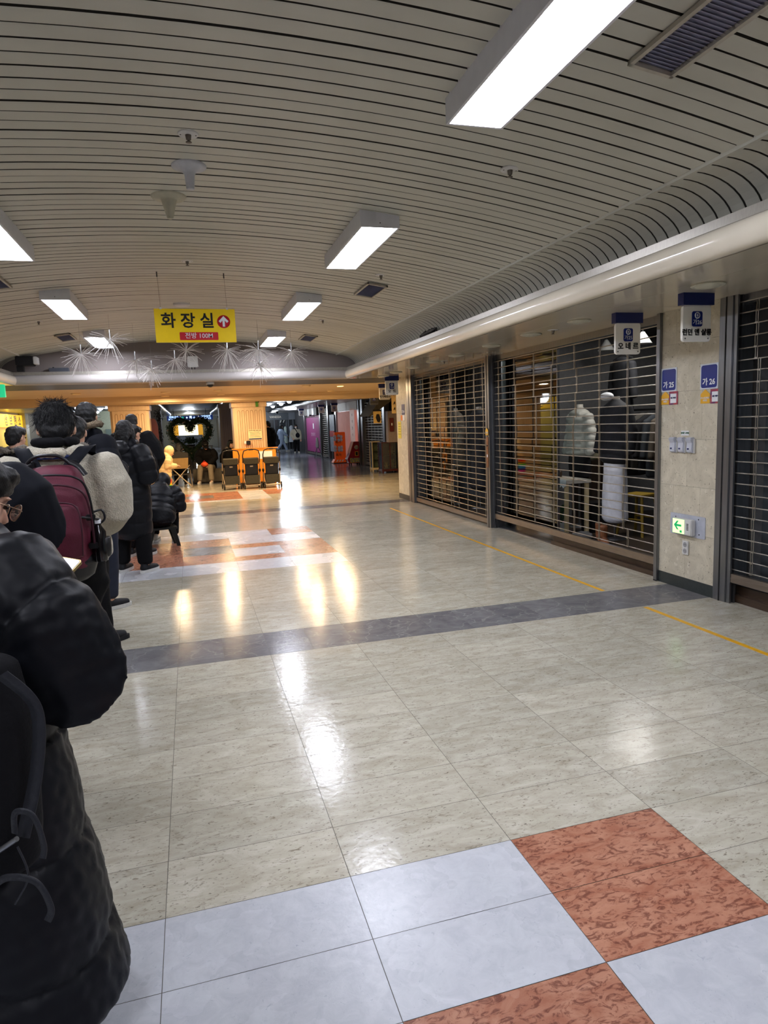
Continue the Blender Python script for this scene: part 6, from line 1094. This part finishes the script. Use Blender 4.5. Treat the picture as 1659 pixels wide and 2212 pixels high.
for s in (-1, 1):
    mb = MB(); ribbon(mb, arc([(s*0.06, 0.02, 0.40), (s*0.08, 0.06, 0.44), (s*0.108, 0.10, 0.475), (s*0.132, 0.16, 0.505), (s*0.142, 0.24, 0.50), (s*0.14, 0.31, 0.41)], 6), 0.030, V((-s*0.1, -0.75, 0.62)).normalized()); mb.v = [(v[0], v[1]-0.012, v[2]+0.012) for v in mb.v]; mb.build('shoulder_strap', NAVC, bk, world=False)
    MB().box(s*0.085-0.022, s*0.085+0.022, 0.03, 0.055, 0.425, 0.465).build('strap_buckle', BLACKP, bk, world=False, bevel=0.005)
    mb = MB(); ribbon(mb, arc([(s*0.075, -0.01, 0.46), (s*0.11, -0.02, 0.44), (s*0.14, -0.045, 0.40)], 5), 0.011, V((0, -0.7, 0.7))); mb.build('compression_strap', BOT, bk, world=False)
MB().tube(arc([(0.155, -0.03, 0.235), (0.19, -0.03, 0.24), (0.198, -0.03, 0.20), (0.16, -0.02, 0.17)]), 0.005, 6).build('side_handle', BOT, bk, world=False)
mb = MB(); mb.lathe([(0.036, 0.0), (0.042, 0.01), (0.043, 0.085), (0.040, 0.087)], (0.172, -0.005, 0.03), 18); mb.build('side_pocket', BOT, bk, world=False)
for z in (0.215, 0.09): MB().box(0.128, 0.165, -0.075, -0.055, z-0.012, z+0.014).build('side_clip', BLACKP, bk, world=False, bevel=0.003)
seam([(0.10, -0.1, 0.225), (0.14, -0.08, 0.215), (0.175, -0.03, 0.20)], 'side_strap', BOT, 0.006)
wb = thing('water_bottle', (fx+0.178, fy-0.255, 0.965), 'dark water bottle with a white cap in the backpack side pocket', 'bottle'); MB().lathe([(0.03, 0), (0.032, 0.01), (0.032, 0.13), (0.014, 0.16), (0.014, 0.17)], (0, 0, 0), 18).build('flask', mat('dark_bottle', (18, 16, 18), .12, coat=.6), wb, world=False); MB().lathe([(0.0155, 0.168), (0.0155, 0.185), (0.012, 0.188), (0, 0.188)], (0, 0, 0), 16).build('cap', WHT, wb, world=False)
# --- the rest of the queue
figure('person in a black hooded jacket and loose dark trousers just past the cream fleece', -0.80, 5.18, -52, 1.66, NAVC, 0.53, 0.03, 0, trou=BLKC, tw=1.35, hair='short', hood='down', fur=FURL, bow=0.35, seed=4.4, sleeve=1.3, sole=SHOEB, legs=(((-0.09, 0.0, 0.46), (-0.1, -0.02, 0.083), (-0.02, 0.145, -0.05)), ((0.09, 0.02, 0.46), (0.10, 0.02, 0.083), (0.02, 0.145, -0.05))), yaw=0.75)
figure('tall person in a dark navy coat with tan fur hood trim and white-soled shoes', -0.84, 6.22, -48, 1.80, NAVC, 0.5, 0.035, 0.008, 0.12, trou=JEAN, tw=1.2, hair='short', hood='down', fur=FURG, furz=0.05, furs=1.25, yaw=0.75, bow=0.2, seed=5.5, sleeve=1.35)
figure('person in a knee-length black puffer coat with the hood down and straight black trousers', -0.68, 7.72, -30, 1.66, PUFB, 0.26, 0.058, 0.012, 0.13, trou=BLKC, tw=1.35, hair='long', hood='down', bow=0.3, yaw=0.45, seed=6.1, arms=('phone', 'phone'), hem_w=0.95, sleeve=1.1, legs=(((-0.12, 0.0, 0.46), (-0.14, -0.02, 0.083), (-0.02, 0.145, -0.05)), ((0.12, 0.0, 0.46), (0.14, -0.02, 0.083), (0.02, 0.145, -0.05))))
figure('short-haired person in a dark jacket just ahead of the black puffer coat', -0.70, 8.72, -20, 1.62, NAVC, 0.45, 0.02, 0, hair='short', bow=0.3, yaw=-0.4, seed=7.3, sleeve=1.1)
figure('broad man in a black bomber jacket at the front of the standing queue', -0.80, 10.35, 0, 1.80, BLKC, 0.5, 0.05, 0, hair='short', bow=0.35, seed=8.8, sleeve=1.35, arms=('phone', 'pocket'))
r, J, Hd, U, Rh, nk = figure('person in dark clothing and black hair at the far left before the yellow shop', -1.72, 7.6, -35, 1.63, BLKC, 0.4, 0.03, 0, hair='short', bow=0.15, seed=9.2, fur=FURL)
# seated figure on the folding stool
figure('crouched person in a black hooded puffer seated on the folding stool', -0.50, 9.33, -10, 1.66, PUFB, 0.50, 0.06, 0.022, 0.10, lean=0.75, drop=0.50, bow=0.5, hair=None, hood='up', seed=10.1, wr=0.003, arms=(((-0.24, 0.25, 0.50), (-0.08, 0.45, 0.5)), ((0.24, 0.25, 0.50), (0.08, 0.45, 0.5))), legs=(((-0.14, 0.42, 0.46), (-0.13, 0.36, 0.085)), ((0.14, 0.42, 0.46), (0.13, 0.36, 0.085))), hem_w=1.0, shoe=SHOEW)
r = thing('folding_stool', (-0.46, 9.30, 0), 'low black folding plastic stool under the crouched person', 'stool', rz=0.2); SP = mat('dark_green_black_plastic', (22, 28, 26), .45)
MB().prism(rrect(-0.19, 0.19, -0.13, 0.13, 0.03), 2, 0.235, 0.262).build('seat', SP, r, world=False)
for sx in (-1, 1):
    for sy in (-1, 1): MB().prism([(sx*0.10, 0.235), (sx*0.165, 0.235), (sx*0.215, 0.0), (sx*0.17, 0.0), (sx*0.13, 0.13)], 1, sy*0.115-0.012, sy*0.115+0.012).build('leg', SP, r, world=False)
    MB().box(sx*0.16-0.01, sx*0.16+0.01, -0.11, 0.11, 0.10, 0.14).build('cross_rail', SP, r, world=False)
# the group near the crossing
seatlegs = lambda dx=0.0: (((-0.12+dx, 0.42, 0.47), (-0.12+dx, 0.42, 0.085)), ((0.12+dx, 0.42, 0.47), (0.12+dx, 0.42, 0.085)))
figure('small figure in a cream hooded puffer coat bending beside the rainbow bag', -0.66, 17.35, -70, 1.25, CRPUF, 0.42, 0.05, 0.012, 0.10, lean=0.25, drop=0.12, bow=0.3, hair=None, hood='up', seed=11.0, trou=GTROU, legs=(((-0.09, 0.12, 0.28), (-0.08, -0.02, 0.062)), ((0.09, 0.12, 0.28), (0.08, -0.02, 0.062))))
figure('person with tied dark hair seated in the camp chair', -0.33, 18.95, 0, 1.60, BLKC, 0.50, 0.03, 0, drop=0.40, bow=0.4, hair='long', seed=12.0, legs=seatlegs())
r, J, Hd, U, Rh, nk = figure('person in a black jacket, dark cap and grey sweatpants seated on the bench leaning forward', 0.46, 19.9, 165, 1.72, BLKC, 0.50, 0.045, 0, lean=0.42, drop=0.43, bow=0.35, yaw=0.35, hair='short', seed=13.0, trou=GTROU, tw=1.15, shoe=SHOEW, arms=(((-0.24, 0.20, 0.72), (-0.10, 0.38, 0.56)), ((0.26, 0.18, 0.72), (0.14, 0.36, 0.56))), legs=(((-0.14, 0.42, 0.48), (-0.17, 0.50, 0.086)), ((0.14, 0.44, 0.48), (0.18, 0.46, 0.086))))
cp = MB(); cp.ell(Hd((0, -0.02, 0.06)), (0.1, 0.108, 0.085), 18, Rh); MB().prism([(-0.07, 0.06), (0.07, 0.06), (0.06, 0.14), (0.0, 0.16), (-0.06, 0.14)], 2, 0, 0.01); brim = MB(); brim.ell(Hd((0, 0.11, 0.045)), (0.075, 0.07, 0.01), 14, Rh); cap = cp.build('cap', BLKC, r, world=False); brim.build('cap_brim', BLKC, cap, world=False); MB().ell(Hd((0, -0.04, 0.17)), (0.045, 0.045, 0.04), 12).build('pompom', BLKC, cap, world=False)
b = thing('orange_pouch', (0.33, 19.42, 0.50), 'bright orange pouch in the hands of the seated person in grey sweatpants', 'pouch'); mb = MB(); mb.ell((0, 0, 0.06), (0.1, 0.06, 0.07), 14); fuse(mb, 'pouch_body', mat('bright_orange_cloth', (232, 84, 36), .6), b, 0.009, 1, lambda co: wav(co, 30, 1, 0.006)); MB().tube([(-0.04, 0, 0.12), (0, 0, 0.16), (0.04, 0, 0.12)], 0.006, 6).build('drawstring', SRED, b, world=False)
figure('smiling woman with long dark hair and a grey fur collar beside the column', 1.06, 20.0, 205, 1.62, BLKC, 0.50, 0.03, 0, drop=0.42, lean=0.15, bow=0.1, yaw=0.3, hair='long', fur=FURL, seed=14.0, legs=seatlegs())
figure('person in black mostly hidden between the woman with the fur collar and the column', 1.45, 20.75, 170, 1.66, BLKC, 0.50, 0.03, 0, drop=0.42, bow=0.3, hair='short', seed=15.0, legs=seatlegs())
figure('person in dark clothes with grey hood half hidden behind the right column', 2.42, 21.5, 60, 1.72, BLKC, 0.42, 0.05, 0, bow=0.3, hair='short', hood='down', seed=16.0)
figure('person in pale blue jacket and trousers striding left of the VANESSA shop front', 5.2, 40.0, -78, 1.62, LBLUE, 0.50, 0.035, 0, trou=LBLUE, tw=1.2, bow=0.05, hair='long', seed=17.0, shoe=SHOEW, arms=(((-0.27, -0.08, 1.12), (-0.25, 0.02, 0.88)), ((0.26, 0.08, 1.12), (0.24, 0.28, 0.98))), legs=(((-0.09, 0.18, 0.52), (-0.09, 0.34, 0.10)), ((0.09, -0.06, 0.5), (0.09, -0.34, 0.12))))
r, J, Hd, U, Rh, nk = figure('masked person in a cream fleece with a dark cross-body bag walking towards the camera', 5.78, 38.0, 172, 1.60, FLEECE, 0.50, 0.035, 0, trou=BLKC, tw=1.1, bow=0.05, hair='long', seed=18.0, shoe=SHOEW, arms=('down', 'pocket'))
MB().ell(Hd((0, 0.085, -0.045)), (0.055, 0.035, 0.042), 12, Rh).build('face_mask', WHT, r, world=False)
b = thing('crossbody_bag', (5.84, 37.84, 0.92), 'dark cross-body bag worn over the far cream fleece', 'bag'); mb = MB(); mb.ell((0, 0, 0.08), (0.12, 0.05, 0.14), 14); mb.build('pouch', NAVC, b, world=False); mb = MB(); ribbon(mb, arc([(0.0, -0.0, 0.2), (-0.08, -0.02, 0.36), (-0.16, 0.04, 0.50)], 5), 0.02, V((0, -1, 0))); mb.build('strap', NAVC, b, world=False)
